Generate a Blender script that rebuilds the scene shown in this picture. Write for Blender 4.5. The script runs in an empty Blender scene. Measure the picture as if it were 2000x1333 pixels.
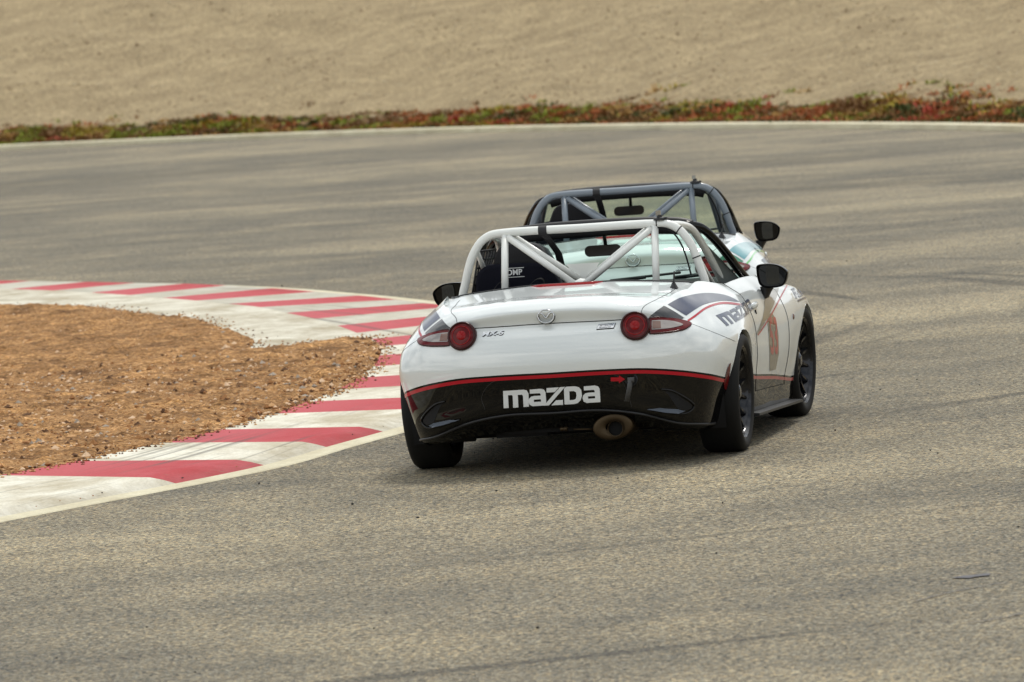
import bpy, bmesh, math, random
import numpy as np
from mathutils import Vector, Matrix, Quaternion
from mathutils.bvhtree import BVHTree
from mathutils.geometry import tessellate_polygon, delaunay_2d_cdt
random.seed(7); RNG = np.random.default_rng(7)
S = bpy.context.scene
COL = S.collection
R = math.radians

# ------------------------------------------------------------------ camera
CAM_H, PITCH, ROLL, FPX = 2.4951, 0.055035, 0.068512, 13176.06      # FPX: focal length in px of a 2000 px wide picture
cam_d = bpy.data.cameras.new('camera'); cam = bpy.data.objects.new('camera', cam_d); COL.objects.link(cam)
S.camera = cam
fw = Vector((0, math.cos(PITCH), -math.sin(PITCH))); rt = Vector((1, 0, 0)); up = rt.cross(fw)
rt2 = math.cos(ROLL)*rt - math.sin(ROLL)*up; up2 = math.cos(ROLL)*up + math.sin(ROLL)*rt
cam.matrix_world = Matrix(((rt2.x, up2.x, -fw.x, 0), (rt2.y, up2.y, -fw.y, 0), (rt2.z, up2.z, -fw.z, CAM_H), (0, 0, 0, 1)))
cam_d.sensor_width = 36; cam_d.lens = FPX*36/2000; cam_d.clip_start = 1; cam_d.clip_end = 6000
cam_d.dof.use_dof = True; cam_d.dof.focus_distance = 33.7; cam_d.dof.aperture_fstop = 8

# ------------------------------------------------------------------ world and sun
SUN_EL, SUN_AZ = 60, 25
w = bpy.data.worlds.new('World'); S.world = w; w.use_nodes = True
nt = w.node_tree; bg = nt.nodes['Background']
sky = nt.nodes.new('ShaderNodeTexSky'); sky.sky_type = 'NISHITA'; sky.sun_disc = False
sky.sun_elevation = R(SUN_EL); sky.sun_rotation = R(SUN_AZ); sky.air_density = 1.2; sky.dust_density = 3
tc = nt.nodes.new('ShaderNodeTexCoord'); mp = nt.nodes.new('ShaderNodeMapping'); mp.inputs['Scale'].default_value = (1, 1, 2.6)
cn = nt.nodes.new('ShaderNodeTexNoise'); cn.inputs['Scale'].default_value = 2.3; cn.inputs['Detail'].default_value = 6; cn.inputs['Roughness'].default_value = .55
cr = nt.nodes.new('ShaderNodeValToRGB'); cr.color_ramp.elements[0].position = .3; cr.color_ramp.elements[1].position = .62
cr.color_ramp.elements[0].color = (.62, .62, .62, 1); cr.color_ramp.elements[1].color = (1, 1, 1, 1)
mx = nt.nodes.new('ShaderNodeMix'); mx.data_type = 'RGBA'
cc = nt.nodes.new('ShaderNodeMix'); cc.data_type = 'RGBA'
cc.inputs[6].default_value = (3.9, 4.5, 5.0, 1); cc.inputs[7].default_value = (13.6, 13.8, 13.6, 1)
nt.links.new(tc.outputs['Generated'], mp.inputs['Vector']); nt.links.new(mp.outputs[0], cn.inputs['Vector'])
nt.links.new(cn.outputs['Fac'], cr.inputs['Fac']); nt.links.new(cr.outputs['Color'], mx.inputs[0])
cm = nt.nodes.new('ShaderNodeMapRange'); cm.inputs[1].default_value = .36; cm.inputs[2].default_value = .62; nt.links.new(cn.outputs['Fac'], cm.inputs[0]); nt.links.new(cm.outputs[0], cc.inputs[0])
nt.links.new(sky.outputs['Color'], mx.inputs[6]); nt.links.new(cc.outputs[2], mx.inputs[7])
nt.links.new(mx.outputs[2], bg.inputs['Color']); bg.inputs['Strength'].default_value = .086
sun_d = bpy.data.lights.new('sun', 'SUN'); sun = bpy.data.objects.new('sun', sun_d); COL.objects.link(sun)
sun_d.energy = 1.55; sun_d.angle = R(13); sun_d.color = (1, .95, .87)
el, az = R(SUN_EL), R(SUN_AZ)
sun.rotation_euler = Vector((math.sin(az)*math.cos(el), math.cos(az)*math.cos(el), math.sin(el))).to_track_quat('Z', 'Y').to_euler()
S.cycles.use_denoising = True; S.cycles.sample_clamp_indirect = 1.5; S.cycles.diffuse_bounces = 3; S.cycles.caustics_reflective = False; S.cycles.caustics_refractive = False
S.view_settings.view_transform = 'Standard'; S.view_settings.look = 'None'
S.view_settings.exposure = 0.28; S.view_settings.gamma = 1; S.view_settings.use_curve_mapping = False

# ------------------------------------------------------------------ helpers
def srgb(r, g, b):
    f = lambda c: (c/255/12.92 if c/255 <= .04045 else ((c/255+.055)/1.055)**2.4)
    return (f(r), f(g), f(b), 1)
def mat(name, col=(.5, .5, .5, 1), rough=.5, metal=0, coat=0, coat_rough=.03, spec=.5, **kw):
    m = bpy.data.materials.new(name); m.use_nodes = True
    b = m.node_tree.nodes['Principled BSDF']
    b.inputs['Base Color'].default_value = col; b.inputs['Roughness'].default_value = rough
    b.inputs['Metallic'].default_value = metal; b.inputs['Coat Weight'].default_value = coat
    b.inputs['Coat Roughness'].default_value = coat_rough; b.inputs['Specular IOR Level'].default_value = spec
    for k, v in kw.items(): b.inputs[k.replace('_', ' ')].default_value = v
    return m
class NT:
    """small node-graph helper"""
    def __init__(s, m): s.t = m.node_tree; s.b = s.t.nodes['Principled BSDF']
    def n(s, t, **kw):
        x = s.t.nodes.new(t)
        for k, v in kw.items():
            if k in x.inputs.keys(): x.inputs[k].default_value = v
            else: setattr(x, k, v)
        return x
    def l(s, a, b): s.t.links.new(a, b)
    def ramp(s, fac, stops, interp='LINEAR'):
        r = s.n('ShaderNodeValToRGB'); e = r.color_ramp.elements; r.color_ramp.interpolation = interp
        while len(e) < len(stops): e.new(.5)
        for q, (p, c) in zip(e, stops): q.position = p; q.color = c if len(c) == 4 else (*c, 1)
        s.l(fac, r.inputs['Fac']); return r.outputs['Color']
    def mix(s, f, a, b, mode='MIX'):
        x = s.n('ShaderNodeMix', data_type='RGBA', blend_type=mode)
        for sock, v in ((x.inputs[0], f), (x.inputs[6], a), (x.inputs[7], b)):
            if hasattr(v, 'links'): s.l(v, sock)
            else: sock.default_value = v
        return x.outputs[2]
    def noise(s, vec, scale, detail=3, rough=.5, dist=0):
        x = s.n('ShaderNodeTexNoise', Scale=scale, Detail=detail, Roughness=rough, Distortion=dist)
        s.l(vec, x.inputs['Vector']); return x.outputs['Fac']
    def math(s, op, a, b=0.0):
        x = s.n('ShaderNodeMath', operation=op)
        for sock, v in ((x.inputs[0], a), (x.inputs[1], b)):
            if hasattr(v, 'links'): s.l(v, sock)
            else: sock.default_value = v
        return x.outputs[0]
    def bump(s, h, strength, dist):
        x = s.n('ShaderNodeBump', Strength=strength, Distance=dist); s.l(h, x.inputs['Height']); s.l(x.outputs[0], s.b.inputs['Normal'])

def link(name, me, mats, parent=None):
    o = bpy.data.objects.new(name, me); COL.objects.link(o)
    for m in (mats if isinstance(mats, (list, tuple)) else [mats]): me.materials.append(m)
    if parent is not None: o.parent = parent
    return o
def mesh(name, V, F, mats, parent=None, smooth=True, mi=None):
    me = bpy.data.meshes.new(name); me.from_pydata([tuple(map(float, v)) for v in V], [], [tuple(int(i) for i in f) for f in F]); me.update()
    if smooth: me.polygons.foreach_set('use_smooth', [True]*len(me.polygons))
    if mi is not None: me.polygons.foreach_set('material_index', list(mi))
    return link(name, me, mats, parent)
class MB:
    def __init__(s): s.V = []; s.F = []; s.M = []
    def add(s, V, F, m=0):
        k = len(s.V); s.V += [tuple(v) for v in V]; s.F += [tuple(i+k for i in f) for f in F]; s.M += [m]*len(F); return s
    def box(s, c, h, rot=None, m=0):
        V = [Vector((a*h[0], b*h[1], d*h[2])) for a in (-1, 1) for b in (-1, 1) for d in (-1, 1)]
        if rot is not None: V = [rot @ v for v in V]
        V = [v+Vector(c) for v in V]
        return s.add(V, [(0, 1, 3, 2), (4, 6, 7, 5), (0, 4, 5, 1), (2, 3, 7, 6), (0, 2, 6, 4), (1, 5, 7, 3)], m)
    def tube(s, pts, r, n=14, caps=True, m=0, flat=1.0):
        P = [Vector(p) for p in pts]; rr = r if isinstance(r, (list, tuple)) else [r]*len(P)
        V = []; F = []; nrm = None
        for i, p in enumerate(P):
            t = (P[min(i+1, len(P)-1)]-P[max(i-1, 0)]).normalized()
            if nrm is None: nrm = t.orthogonal().normalized() if abs(t.z) > .9 else t.cross(Vector((0, 0, 1))).normalized()
            nrm = (nrm-t*nrm.dot(t)).normalized(); bi = t.cross(nrm)
            for k in range(n):
                a = 2*math.pi*k/n; V.append(p+rr[i]*(math.cos(a)*nrm+math.sin(a)*bi*flat))
        for i in range(len(P)-1):
            for k in range(n): F.append((i*n+k, i*n+(k+1) % n, (i+1)*n+(k+1) % n, (i+1)*n+k))
        if caps: F.append(tuple(range(n-1, -1, -1))); F.append(tuple((len(P)-1)*n+k for k in range(n)))
        return s.add(V, F, m)
    def lathe(s, prof, M, n=48, m=0, closed=False, sx=1.0, sy=1.0):
        """prof: (radius, height); axis = local z of matrix M"""
        V = [M @ Vector((r*math.cos(2*math.pi*k/n)*sx, r*math.sin(2*math.pi*k/n)*sy, h)) for r, h in prof for k in range(n)]
        L = len(prof); F = [(i % L*n+k, i % L*n+(k+1) % n, (i+1) % L*n+(k+1) % n, (i+1) % L*n+k) for i in range(L if closed else L-1) for k in range(n)]
        return s.add(V, F, m)
    def build(s, name, mats, parent=None, smooth=True, auto=None):
        o = mesh(name, s.V, s.F, mats, parent, smooth, s.M)
        if auto: 
            bm = bmesh.new(); bm.from_mesh(o.data); bmesh.ops.remove_doubles(bm, verts=bm.verts, dist=1e-5)
            for e in bm.edges:
                if len(e.link_faces) == 2 and e.calc_face_angle(0) > R(auto): e.smooth = False
            bmesh.ops.recalc_face_normals(bm, faces=bm.faces)
            bm.to_mesh(o.data); bm.free()
        return o
def axisM(origin, z, x=None):
    z = Vector(z).normalized(); x = Vector(x) if x is not None else z.orthogonal(); x = (x-z*x.dot(z)).normalized(); y = z.cross(x)
    o = Vector(origin); return Matrix(((x.x, y.x, z.x, o.x), (x.y, y.y, z.y, o.y), (x.z, y.z, z.z, o.z), (0, 0, 0, 1)))
def spline(P, n, closed=False):
    """Catmull-Rom through P with n pieces per span, chord-length knots"""
    P = np.array(P, float); k = len(P)
    d = np.maximum(np.linalg.norm(np.diff(P, axis=0), axis=1), 1e-6)**.5; t = np.concatenate([[0], np.cumsum(d)])
    T = np.zeros_like(P)
    for i in range(k):
        a, b = max(i-1, 0), min(i+1, k-1)
        if a == i or b == i: T[i] = (P[b]-P[a])/(t[b]-t[a])
        else:
            d0, d1 = t[i]-t[a], t[b]-t[i]; T[i] = ((P[i]-P[a])/d0*d1+(P[b]-P[i])/d1*d0)/(d0+d1)
    out = []
    for i in range(k-1):
        h = t[i+1]-t[i]
        for u in np.arange(n)/n:
            out.append((2*u**3-3*u**2+1)*P[i]+(u**3-2*u**2+u)*h*T[i]+(3*u**2-2*u**3)*P[i+1]+(u**3-u**2)*h*T[i+1])
    out.append(P[-1]); return np.array(out)
def tag(o, label, cat, group=None, kind=None):
    if label: o['label'] = label
    if cat: o['category'] = cat
    if group: o['group'] = group
    if kind: o['kind'] = kind
    return o
def empty(name, loc, rot):
    o = bpy.data.objects.new(name, None); COL.objects.link(o); o.location = loc; o.rotation_euler = rot; o.empty_display_size = .3; return o

# ------------------------------------------------------------------ ground materials
GEO = 'ShaderNodeNewGeometry'
def asphalt_mat():
    m = mat('worn_asphalt', rough=.85, spec=.35); g = NT(m); pos = g.n(GEO).outputs['Position']
    sp = g.n('ShaderNodeSeparateXYZ'); g.l(pos, sp.inputs[0])
    dx = g.math('ADD', sp.outputs[0], 7.5); dy = g.math('ADD', sp.outputs[1], -46.0)
    rad = g.math('SQRT', g.math('ADD', g.math('MULTIPLY', dx, dx), g.math('MULTIPLY', dy, dy)))
    ang = g.math('ARCTAN2', dy, dx)
    cx = g.n('ShaderNodeCombineXYZ'); g.l(g.math('MULTIPLY', rad, .42), cx.inputs[0]); g.l(g.math('MULTIPLY', ang, 6.0), cx.inputs[1])
    cx2 = g.n('ShaderNodeCombineXYZ'); g.l(g.math('MULTIPLY', rad, 1.5), cx2.inputs[0]); g.l(g.math('MULTIPLY', ang, 9.0), cx2.inputs[1])
    broad = g.noise(cx.outputs[0], .36, 8, .62, .6); fine = g.noise(cx2.outputs[0], .9, 4, .6, .3)
    patch = g.noise(pos, .38, 7, .64, .4); patch2 = g.noise(pos, .62, 6, .62, .3)
    base = g.ramp(broad, [(.32, srgb(116, 111, 96)), (.44, srgb(138, 133, 119)), (.54, srgb(162, 154, 134)), (.66, srgb(188, 178, 153))])
    base = g.mix(g.math('MULTIPLY', g.ramp(fine, [(.35, (0, 0, 0)), (.75, (1, 1, 1))]), .30), base, srgb(186, 176, 153))
    base = g.mix(g.math('MULTIPLY', g.ramp(patch, [(.4, (0, 0, 0)), (.7, (1, 1, 1))]), .80), base, srgb(108, 106, 98))
    base = g.mix(g.math('MULTIPLY', g.ramp(patch2, [(.50, (0, 0, 0)), (.68, (1, 1, 1))]), .55), base, srgb(190, 178, 150))
    # sparse dark rubber arcs
    cx3 = g.n('ShaderNodeCombineXYZ'); g.l(g.math('MULTIPLY', rad, 9.0), cx3.inputs[0]); g.l(g.math('MULTIPLY', ang, 5), cx3.inputs[1])
    rub = g.noise(cx3.outputs[0], .35, 3, .5, .2)
    base = g.mix(g.math('MULTIPLY', g.ramp(rub, [(.56, (0, 0, 0)), (.66, (1, 1, 1))]), g.math('MULTIPLY', g.ramp(g.noise(pos, .16, 3, .5), [(.45, (0, 0, 0)), (.58, (1, 1, 1))]), .62)), base, srgb(74, 72, 68))
    # stone chippings
    vo = g.n('ShaderNodeTexVoronoi', Scale=88.0); g.l(pos, vo.inputs['Vector'])
    hs = g.n('ShaderNodeSeparateColor'); g.l(vo.outputs['Color'], hs.inputs[0])
    gr = g.ramp(hs.outputs[0], [(.0, (.08, .08, .10)), (.25, (.44, .44, .46)), (.6, (1.0, 1.0, 1.0)), (.85, (1.35, 1.33, 1.28)), (1., (2.1, 2.05, 1.95))])
    tint = g.ramp(hs.outputs[1], [(.1, (.9, .97, 1.1)), (.5, (1, 1, 1)), (.9, (1.12, 1., .84))])
    base = g.mix(1., base, gr, 'MULTIPLY'); base = g.mix(1., base, tint, 'MULTIPLY')
    g2 = g.noise(pos, 36, 4, .75); base = g.mix(1., base, g.ramp(g2, [(.33, (.50, .50, .53)), (.5, (1, 1, 1)), (.68, (1.5, 1.47, 1.4))]), 'MULTIPLY')
    sc = g.n('ShaderNodeMix', data_type='RGBA', blend_type='MULTIPLY'); sc.inputs[0].default_value = 1; sc.inputs[7].default_value = (ASPH*.985, ASPH*.96, ASPH*.885, 1)
    g.l(base, sc.inputs[6]); g.l(sc.outputs[2], g.b.inputs['Base Color'])
    g.bump(vo.outputs['Distance'], .5, .007)
    return m
ASPH = .665
def soil_mat(name, cols, scale, bs, bd, fs=None, verge=False, var=.22):
    m = mat(name, rough=.95, spec=.2); g = NT(m); pos = g.n(GEO).outputs['Position']
    a = g.noise(pos, scale, 6, .68); b = g.noise(pos, scale*.09, 5, .6)
    vo = g.n('ShaderNodeTexVoronoi', Scale=scale*2.2); g.l(pos, vo.inputs['Vector'])
    hs = g.n('ShaderNodeSeparateColor'); g.l(vo.outputs['Color'], hs.inputs[0])
    n = len(cols); base = g.ramp(a, [(.28+.46*i/(n-1), srgb(*c)) for i, c in enumerate(cols)])
    base = g.mix(1., base, g.ramp(hs.outputs[0], [(0, (.7, .69, .68)) if verge else (0, (.6, .58, .56)), (.5, (1, 1, 1)), (1, (1.3, 1.28, 1.26)) if verge else (1, (1.45, 1.42, 1.4))]), 'MULTIPLY')
    base = g.mix(1., base, g.ramp(b, [(.3, (1-var, 1-var*1.08, 1-var*1.15)), (.7, (1+var*.8, 1+var*.8, 1+var*.8))]), 'MULTIPLY')
    if verge:   # brown earth close to the track edge
        t = g.n('ShaderNodeUVMap'); su = g.n('ShaderNodeSeparateXYZ'); g.l(t.outputs[0], su.inputs[0])
        q = g.math('ADD', su.outputs[0], g.math('MULTIPLY', g.math('SUBTRACT', g.noise(pos, .9, 5, .65), .62), 3.4))
        base = g.mix(g.math('MULTIPLY', g.ramp(q, [(.62, (1, 1, 1)), (1.0, (0, 0, 0))]), .8), base, g.ramp(a, [(.3, srgb(92, 66, 38)), (.6, srgb(140, 104, 62)), (.75, srgb(160, 128, 84))]))
    base = g.mix(1., base, (fs or 1., fs or 1., fs or 1., 1), 'MULTIPLY')
    g.l(base, g.b.inputs['Base Color']); g.bump(a, bs, bd); return m
def paint_mat(name, c, dirt, amount, wear=.5, fs=.85, uv=False):
    m = mat(name, rough=.75, spec=.35); g = NT(m); pos = g.n(GEO).outputs['Position']
    mpn = g.n('ShaderNodeMapping'); mpn.inputs['Scale'].default_value = (1, .55, 1); mpn.inputs['Rotation'].default_value = (0, 0, .35); g.l(pos, mpn.inputs[0])
    a = g.noise(mpn.outputs[0], 2.2, 8, .72, .4); b = g.noise(pos, 14, 6, .7); c2 = g.noise(pos, 60, 3, .7)
    base = g.mix(g.math('MULTIPLY', g.ramp(a, [(.40, (0, 0, 0)), (.62, (1, 1, 1))]), amount), c, dirt)
    if uv:      # blocks: faded towards the infield, tyre rubber along the track side
        t = g.n('ShaderNodeUVMap'); su = g.n('ShaderNodeSeparateXYZ'); g.l(t.outputs[0], su.inputs[0]); u_, v_ = su.outputs[0], su.outputs[1]
        wob = g.math('ADD', u_, g.math('MULTIPLY', g.math('SUBTRACT', a, .5), .9))
        base = g.mix(g.math('MULTIPLY', g.ramp(wob, [(.15, (1, 1, 1)), (.75, (0, 0, 0))]), .62 if c[0] > c[1]*2 else .0), base, dirt)
        cu = g.n('ShaderNodeCombineXYZ'); g.l(g.math('ADD', g.math('MULTIPLY', u_, 15), g.math('MULTIPLY', v_, 1.1)), cu.inputs[0]); g.l(g.math('MULTIPLY', v_, .22), cu.inputs[1])
        mk = g.noise(cu.outputs[0], .8, 4, .6, .5)
        mk2 = g.math('MULTIPLY', g.ramp(mk, [(.56, (0, 0, 0)), (.66, (1, 1, 1))]), g.ramp(g.noise(pos, .45, 3), [(.38, (0, 0, 0)), (.55, (1, 1, 1))]))
        if c[0] < c[1]*2: base = g.mix(g.math('MULTIPLY', g.ramp(g.math('DIVIDE', v_, 34), [(.42, (0, 0, 0)), (.60, (1, 1, 1))]), .62), base, srgb(166, 162, 148))
        base = g.mix(g.math('MULTIPLY', mk2, .60), base, srgb(72, 66, 60))
        base = g.mix(g.math('MULTIPLY', g.ramp(u_, [(.84, (0, 0, 0)), (.97, (1, 1, 1))]), .18), base, srgb(70, 60, 52))
    base = g.mix(g.math('MULTIPLY', g.ramp(b, [(.60, (0, 0, 0)), (.72, (1, 1, 1))]), wear), base, srgb(120, 110, 92))
    base = g.mix(1., base, g.ramp(c2, [(.3, (.82, .82, .82)), (.7, (1.1, 1.1, 1.1))]), 'MULTIPLY')
    base = g.mix(1., base, (fs, fs, fs, 1), 'MULTIPLY')
    g.l(base, g.b.inputs['Base Color']); g.bump(b, .35, .01); return m
M_asph = asphalt_mat()
M_dirt = soil_mat('orange_soil', [(92, 66, 38), (146, 106, 62), (186, 144, 96), (220, 188, 148)], 30, .9, .03, .93, False, .60)
M_hill = soil_mat('hillside_soil', [(142, 124, 94), (176, 157, 122), (194, 174, 137), (208, 188, 150)], 13, 1., .10, .90, True)
M_field = soil_mat('dry_field', [(140, 125, 98), (172, 156, 124), (188, 171, 138), (208, 191, 160)], 13, 1., .10, .95)
M_kwhite = paint_mat('kerb_white', srgb(228, 223, 205), srgb(158, 142, 108), .75, .7)
M_kwhite2 = paint_mat('kerb_block_white', srgb(226, 222, 206), srgb(166, 152, 120), .75, .8, .98, True)
M_kred = paint_mat('kerb_red', srgb(172, 12, 28), srgb(192, 84, 92), .55, .35, .95, True)
M_kline = paint_mat('line_white', srgb(228, 220, 190), srgb(190, 176, 142), .6, .4)

# ------------------------------------------------------------------ ground
def sheet(name, poly, z, m, kind='structure', parent=None):
    P = [Vector((x, y, z)) for x, y in poly]; T = tessellate_polygon([P])
    F = []
    for a, b, c in T:
        n = (P[b]-P[a]).cross(P[c]-P[a]); F.append((a, b, c) if n.z > 0 else (a, c, b))
    o = mesh(name, P, F, m, parent, smooth=False)
    if kind: o['kind'] = kind
    return o
sheet('ground', [(-2500, -2500), (2500, -2500), (2500, 2500), (-2500, 2500)], -.012, M_field)
FAR = [(-70, 130), (-40, 129), (-22, 125.5), (-14, 119.6), (-8.53, 115.7), (-6.2, 113.3), (-3.97, 110.7), (-1.81, 107.6), (.22, 104.0), (2.1, 99.9), (3.82, 95.5), (5.35, 90.8),
       (6.68, 85.8), (8.5, 77), (10.2, 66), (11.4, 50), (12, 30), (12, 0), (11, -40), (9, -90)]
FARS = spline(FAR, 12)
sheet('race_track', [tuple(p) for p in FARS]+[(-110, -90), (-110, 130)], 0.0, M_asph)
CEN = np.array([-10., 45.])
def outward(P):
    T = np.gradient(P, axis=0); N = np.stack([-T[:, 1], T[:, 0]], 1); N /= np.linalg.norm(N, axis=1)[:, None]
    s = np.sign(((P-CEN)*N).sum(1)); return N*s[:, None]
NO = outward(FARS)
# white painted concrete edge strip round the outside of the track (5 cm high)
prof = [(-.20, .003), (-.185, .070), (0.0, .084), (.05, .080), (.06, -.02)]
V = [(p[0]+n[0]*a, p[1]+n[1]*a, z) for p, n in zip(FARS, NO) for a, z in prof]
L = len(prof); F = [(i*L+j, i*L+j+1, (i+1)*L+j+1, (i+1)*L+j) for i in range(len(FARS)-1) for j in range(L-1)]
o = mesh('edge_line', V, F, M_kline, smooth=False); o['kind'] = 'structure'
# field rising behind it
def fieldz(t, s):
    base = .19*t if t < 45 else 8.55+2*math.sin((t-45)/60)
    return .03+base*min(1, t/1.0)+.05*math.sin(t*2.1+s*.8)*min(1, t/2)+.06*math.sin(s*.63+t*.31)*min(1, t/3)
ts = list(np.concatenate([np.linspace(.05, 3, 16), np.linspace(3.4, 45, 60), [60, 90, 160, 300]]))
V = [(p[0]+n[0]*t, p[1]+n[1]*t, fieldz(t, i*.5)) for i, (p, n) in enumerate(zip(FARS, NO)) for t in ts]
L = len(ts); F = [(i*L+j, i*L+j+1, (i+1)*L+j+1, (i+1)*L+j) for i in range(len(FARS)-1) for j in range(L-1)]
o = mesh('hillside_field', V, F, M_hill); o['kind'] = 'structure'
ul = o.data.uv_layers.new(name='UVMap')
for lp in o.data.loops: ul.data[lp.index].uv = (ts[lp.vertex_index % L], lp.vertex_index//L*.5)

# kerb: block boundaries (inner end, outer end)
KB = [((-5.4, 30.6), (-4.6, 29.2)), ((-4.95, 31.4), (-4.15, 30.0)), ((-4.5, 32.2), (-3.7, 30.8)), ((-4.05, 33.0), (-3.2, 31.6)), ((-3.6, 33.75), (-2.75, 32.35)), ((-3.15, 34.5), (-2.25, 33.25)), ((-2.73, 35.31), (-1.75, 34.15)), ((-2.37, 36.0), (-1.33, 35.03)), ((-1.96, 37.0), (-1.03, 36.07)),
      ((-1.67, 37.77), (-.74, 37.0)), ((-1.41, 38.85), (-.38, 38.2)), ((-1.23, 39.75), (-.16, 39.2)), ((-1.07, 40.73), (.03, 40.4)), ((-.97, 41.8), (.17, 41.6)),
      ((-.90, 42.9), (.27, 42.9)), ((-.87, 44.1), (.30, 44.2)), ((-.88, 45.2), (.26, 45.5)), ((-.96, 46.2), (.17, 46.7)), ((-1.08, 47.13), (.02, 47.9)), ((-1.24, 48.3), (-.10, 48.9)),
      ((-1.44, 49.52), (-.28, 49.8)), ((-1.68, 50.7), (-.48, 50.6)), ((-1.92, 51.89), (-.70, 51.4)), ((-2.2, 52.8), (-1.0, 52.5)), ((-2.49, 53.72), (-1.38, 53.7)), ((-2.8, 54.6), (-1.77, 54.9)),
      ((-3.12, 55.52), (-2.2, 56.0)), ((-3.5, 56.5), (-2.6, 56.9)), ((-3.87, 57.39), (-3.07, 57.7)), ((-4.3, 58.3), (-3.55, 58.6)), ((-4.8, 59.2), (-4.1, 59.6)), ((-5.3, 60.1), (-4.65, 60.5)), ((-5.9, 61), (-5.25, 61.4)), ((-6.5, 61.9), (-5.9, 62.3))]
NI = 8
KI = spline([a for a, b in KB], NI); KO = spline([b for a, b in KB], NI)
def kerbz(w): return .008+.030*min(1, w/.14)**.8*(1-.25*w)      # w: 0 at the track side .. 1 at the soil side
us = np.linspace(0, 1, 15); V = []; F = []; mi = []
for a, b in zip(KI, KO):
    for u in us:
        q = a+(b-a)*u; V.append((q[0], q[1], kerbz(1-u)))
L = len(us)
for i in range(len(KI)-1):
    for j in range(L-1): F.append((i*L+j, i*L+j+1, (i+1)*L+j+1, (i+1)*L+j)); mi.append(1 if (i//NI) % 2 == 0 and i//NI != 4 else 0)
k = mesh('kerb', V, F, [M_kwhite2, M_kred], mi=mi)
ul = k.data.uv_layers.new(name='UVMap')
for lp in k.data.loops: ul.data[lp.index].uv = ((lp.vertex_index % L)/(L-1), (lp.vertex_index//L)/NI)
k.data.flip_normals(); tag(k, None, None, kind='structure')
# white line at the track side of the kerb
T = np.gradient(KO, axis=0); N = np.stack([T[:, 1], -T[:, 0]], 1); N /= np.linalg.norm(N, axis=1)[:, None]
V = []; F = []
for p, n in zip(KO, N):
    for a, z in ((-.004, .0085), (.13, .006), (.14, .001)): V.append((p[0]+n[0]*a, p[1]+n[1]*a, z))
F = [(i*3+j, i*3+j+1, (i+1)*3+j+1, (i+1)*3+j) for i in range(len(KO)-1) for j in range(2)]
o = mesh('white_line', V, F, M_kline, smooth=False); o['kind'] = 'structure'; o.data.flip_normals()
# painted concrete apron inside the far half of the kerb
DB = [(-.93, 45.7), (-1.04, 46.45), (-1.4, 46.2), (-1.73, 45.85), (-1.80, 47.1), (-2.13, 49.2), (-2.35, 50.6), (-2.94, 52.4), (-3.27, 53.7), (-4.17, 55.2), (-5.3, 56.6), (-7.0, 58.2)]
DBs = [tuple(p) for p in spline(DB, 5)]
KIt = [tuple(p) for p in KI]
i0 = min(range(len(KIt)), key=lambda i: abs(KIt[i][1]-45.7))
apron = sheet('concrete_apron', KIt[i0:]+[(-7.6, 60.6)]+DBs[::-1], .0305, M_kwhite)
# infield soil: dense triangulated, lumpy
loop = [(-12, 27), (-6.2, 29.6)]+KIt[::3][:0]+[tuple(p) for p in KI[0:i0+1:2]]+DBs[1:]+[(-12, 60)]
def inpoly(x, y, P):
    c = False; j = len(P)-1
    for i in range(len(P)):
        if (P[i][1] > y) != (P[j][1] > y) and x < (P[j][0]-P[i][0])*(y-P[i][1])/(P[j][1]-P[i][1])+P[i][0]: c = not c
        j = i
    return c
pts = [Vector(p) for p in loop]; nl = len(pts)
LA = np.array(loop)
y = 28.0
while y < 60:
    x = -5.2+RNG.uniform(0, .05)
    while x < -.8:
        if inpoly(x, y, loop) and np.min(np.hypot(LA[:, 0]-x, LA[:, 1]-y)) > .04: pts.append(Vector((x+RNG.uniform(-.015, .015), y+RNG.uniform(-.03, .03))))
        x += .055
    y += .10
r = delaunay_2d_cdt(pts, [], [list(range(nl))], 1, 1e-5)
edge = set(range(nl)); V = []
def vn(x, y):
    return .5*math.sin(x*7.1+1.3*math.sin(y*3.3))*math.cos(y*5.3+x*2.1)+.5*math.sin(x*17+y*9.1)*math.sin(y*13.7-x*4.2)
for i, v in enumerate(r[0]):
    d = np.min(np.hypot(LA[:, 0]-v.x, LA[:, 1]-v.y)); k_ = min(1, d/.25)
    V.append((v.x, v.y, .020+.013*min(1, max(0, (v.y-44)/2))+k_*(.012+.013*vn(v.x, v.y)+.011*abs(RNG.normal()))))
F = [tuple(f) for f in r[2]]
soil = mesh('dirt_infield', V, F, M_dirt); soil['kind'] = 'structure'
if soil.data.polygons[0].normal.z < 0: soil.data.flip_normals()

# ------------------------------------------------------------------ scattered stuff
OCT = [(1, 0, 0), (-1, 0, 0), (0, 1, 0), (0, -1, 0), (0, 0, 1), (0, 0, -1)]
OCF = [(0, 2, 4), (2, 1, 4), (1, 3, 4), (3, 0, 4), (2, 0, 5), (1, 2, 5), (3, 1, 5), (0, 3, 5)]
def rocks(name, places, mats, smooth=False):
    V = []; F = []; mi = []
    for (x, y, z, r, k) in places:
        a = random.uniform(0, 6.28); ca, sa = math.cos(a), math.sin(a); b = len(V); e = [random.uniform(.6, 1.3) for _ in range(6)]; fz = random.uniform(.45, .85)
        for (p, q, s), ee in zip(OCT, e):
            p, q = p*ee*r, q*ee*r; V.append((x+ca*p-sa*q, y+sa*p+ca*q, z+s*ee*r*fz))
        F += [tuple(i+b for i in f) for f in OCF]; mi += [k]*8
    return mesh(name, V, F, mats, smooth=smooth, mi=mi)
def rndin(n, f):
    out = []
    while len(out) < n:
        x, y = random.uniform(-5, -.8), random.uniform(33, 57)
        if inpoly(x, y, loop): out.append(f(x, y))
    return out
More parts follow.
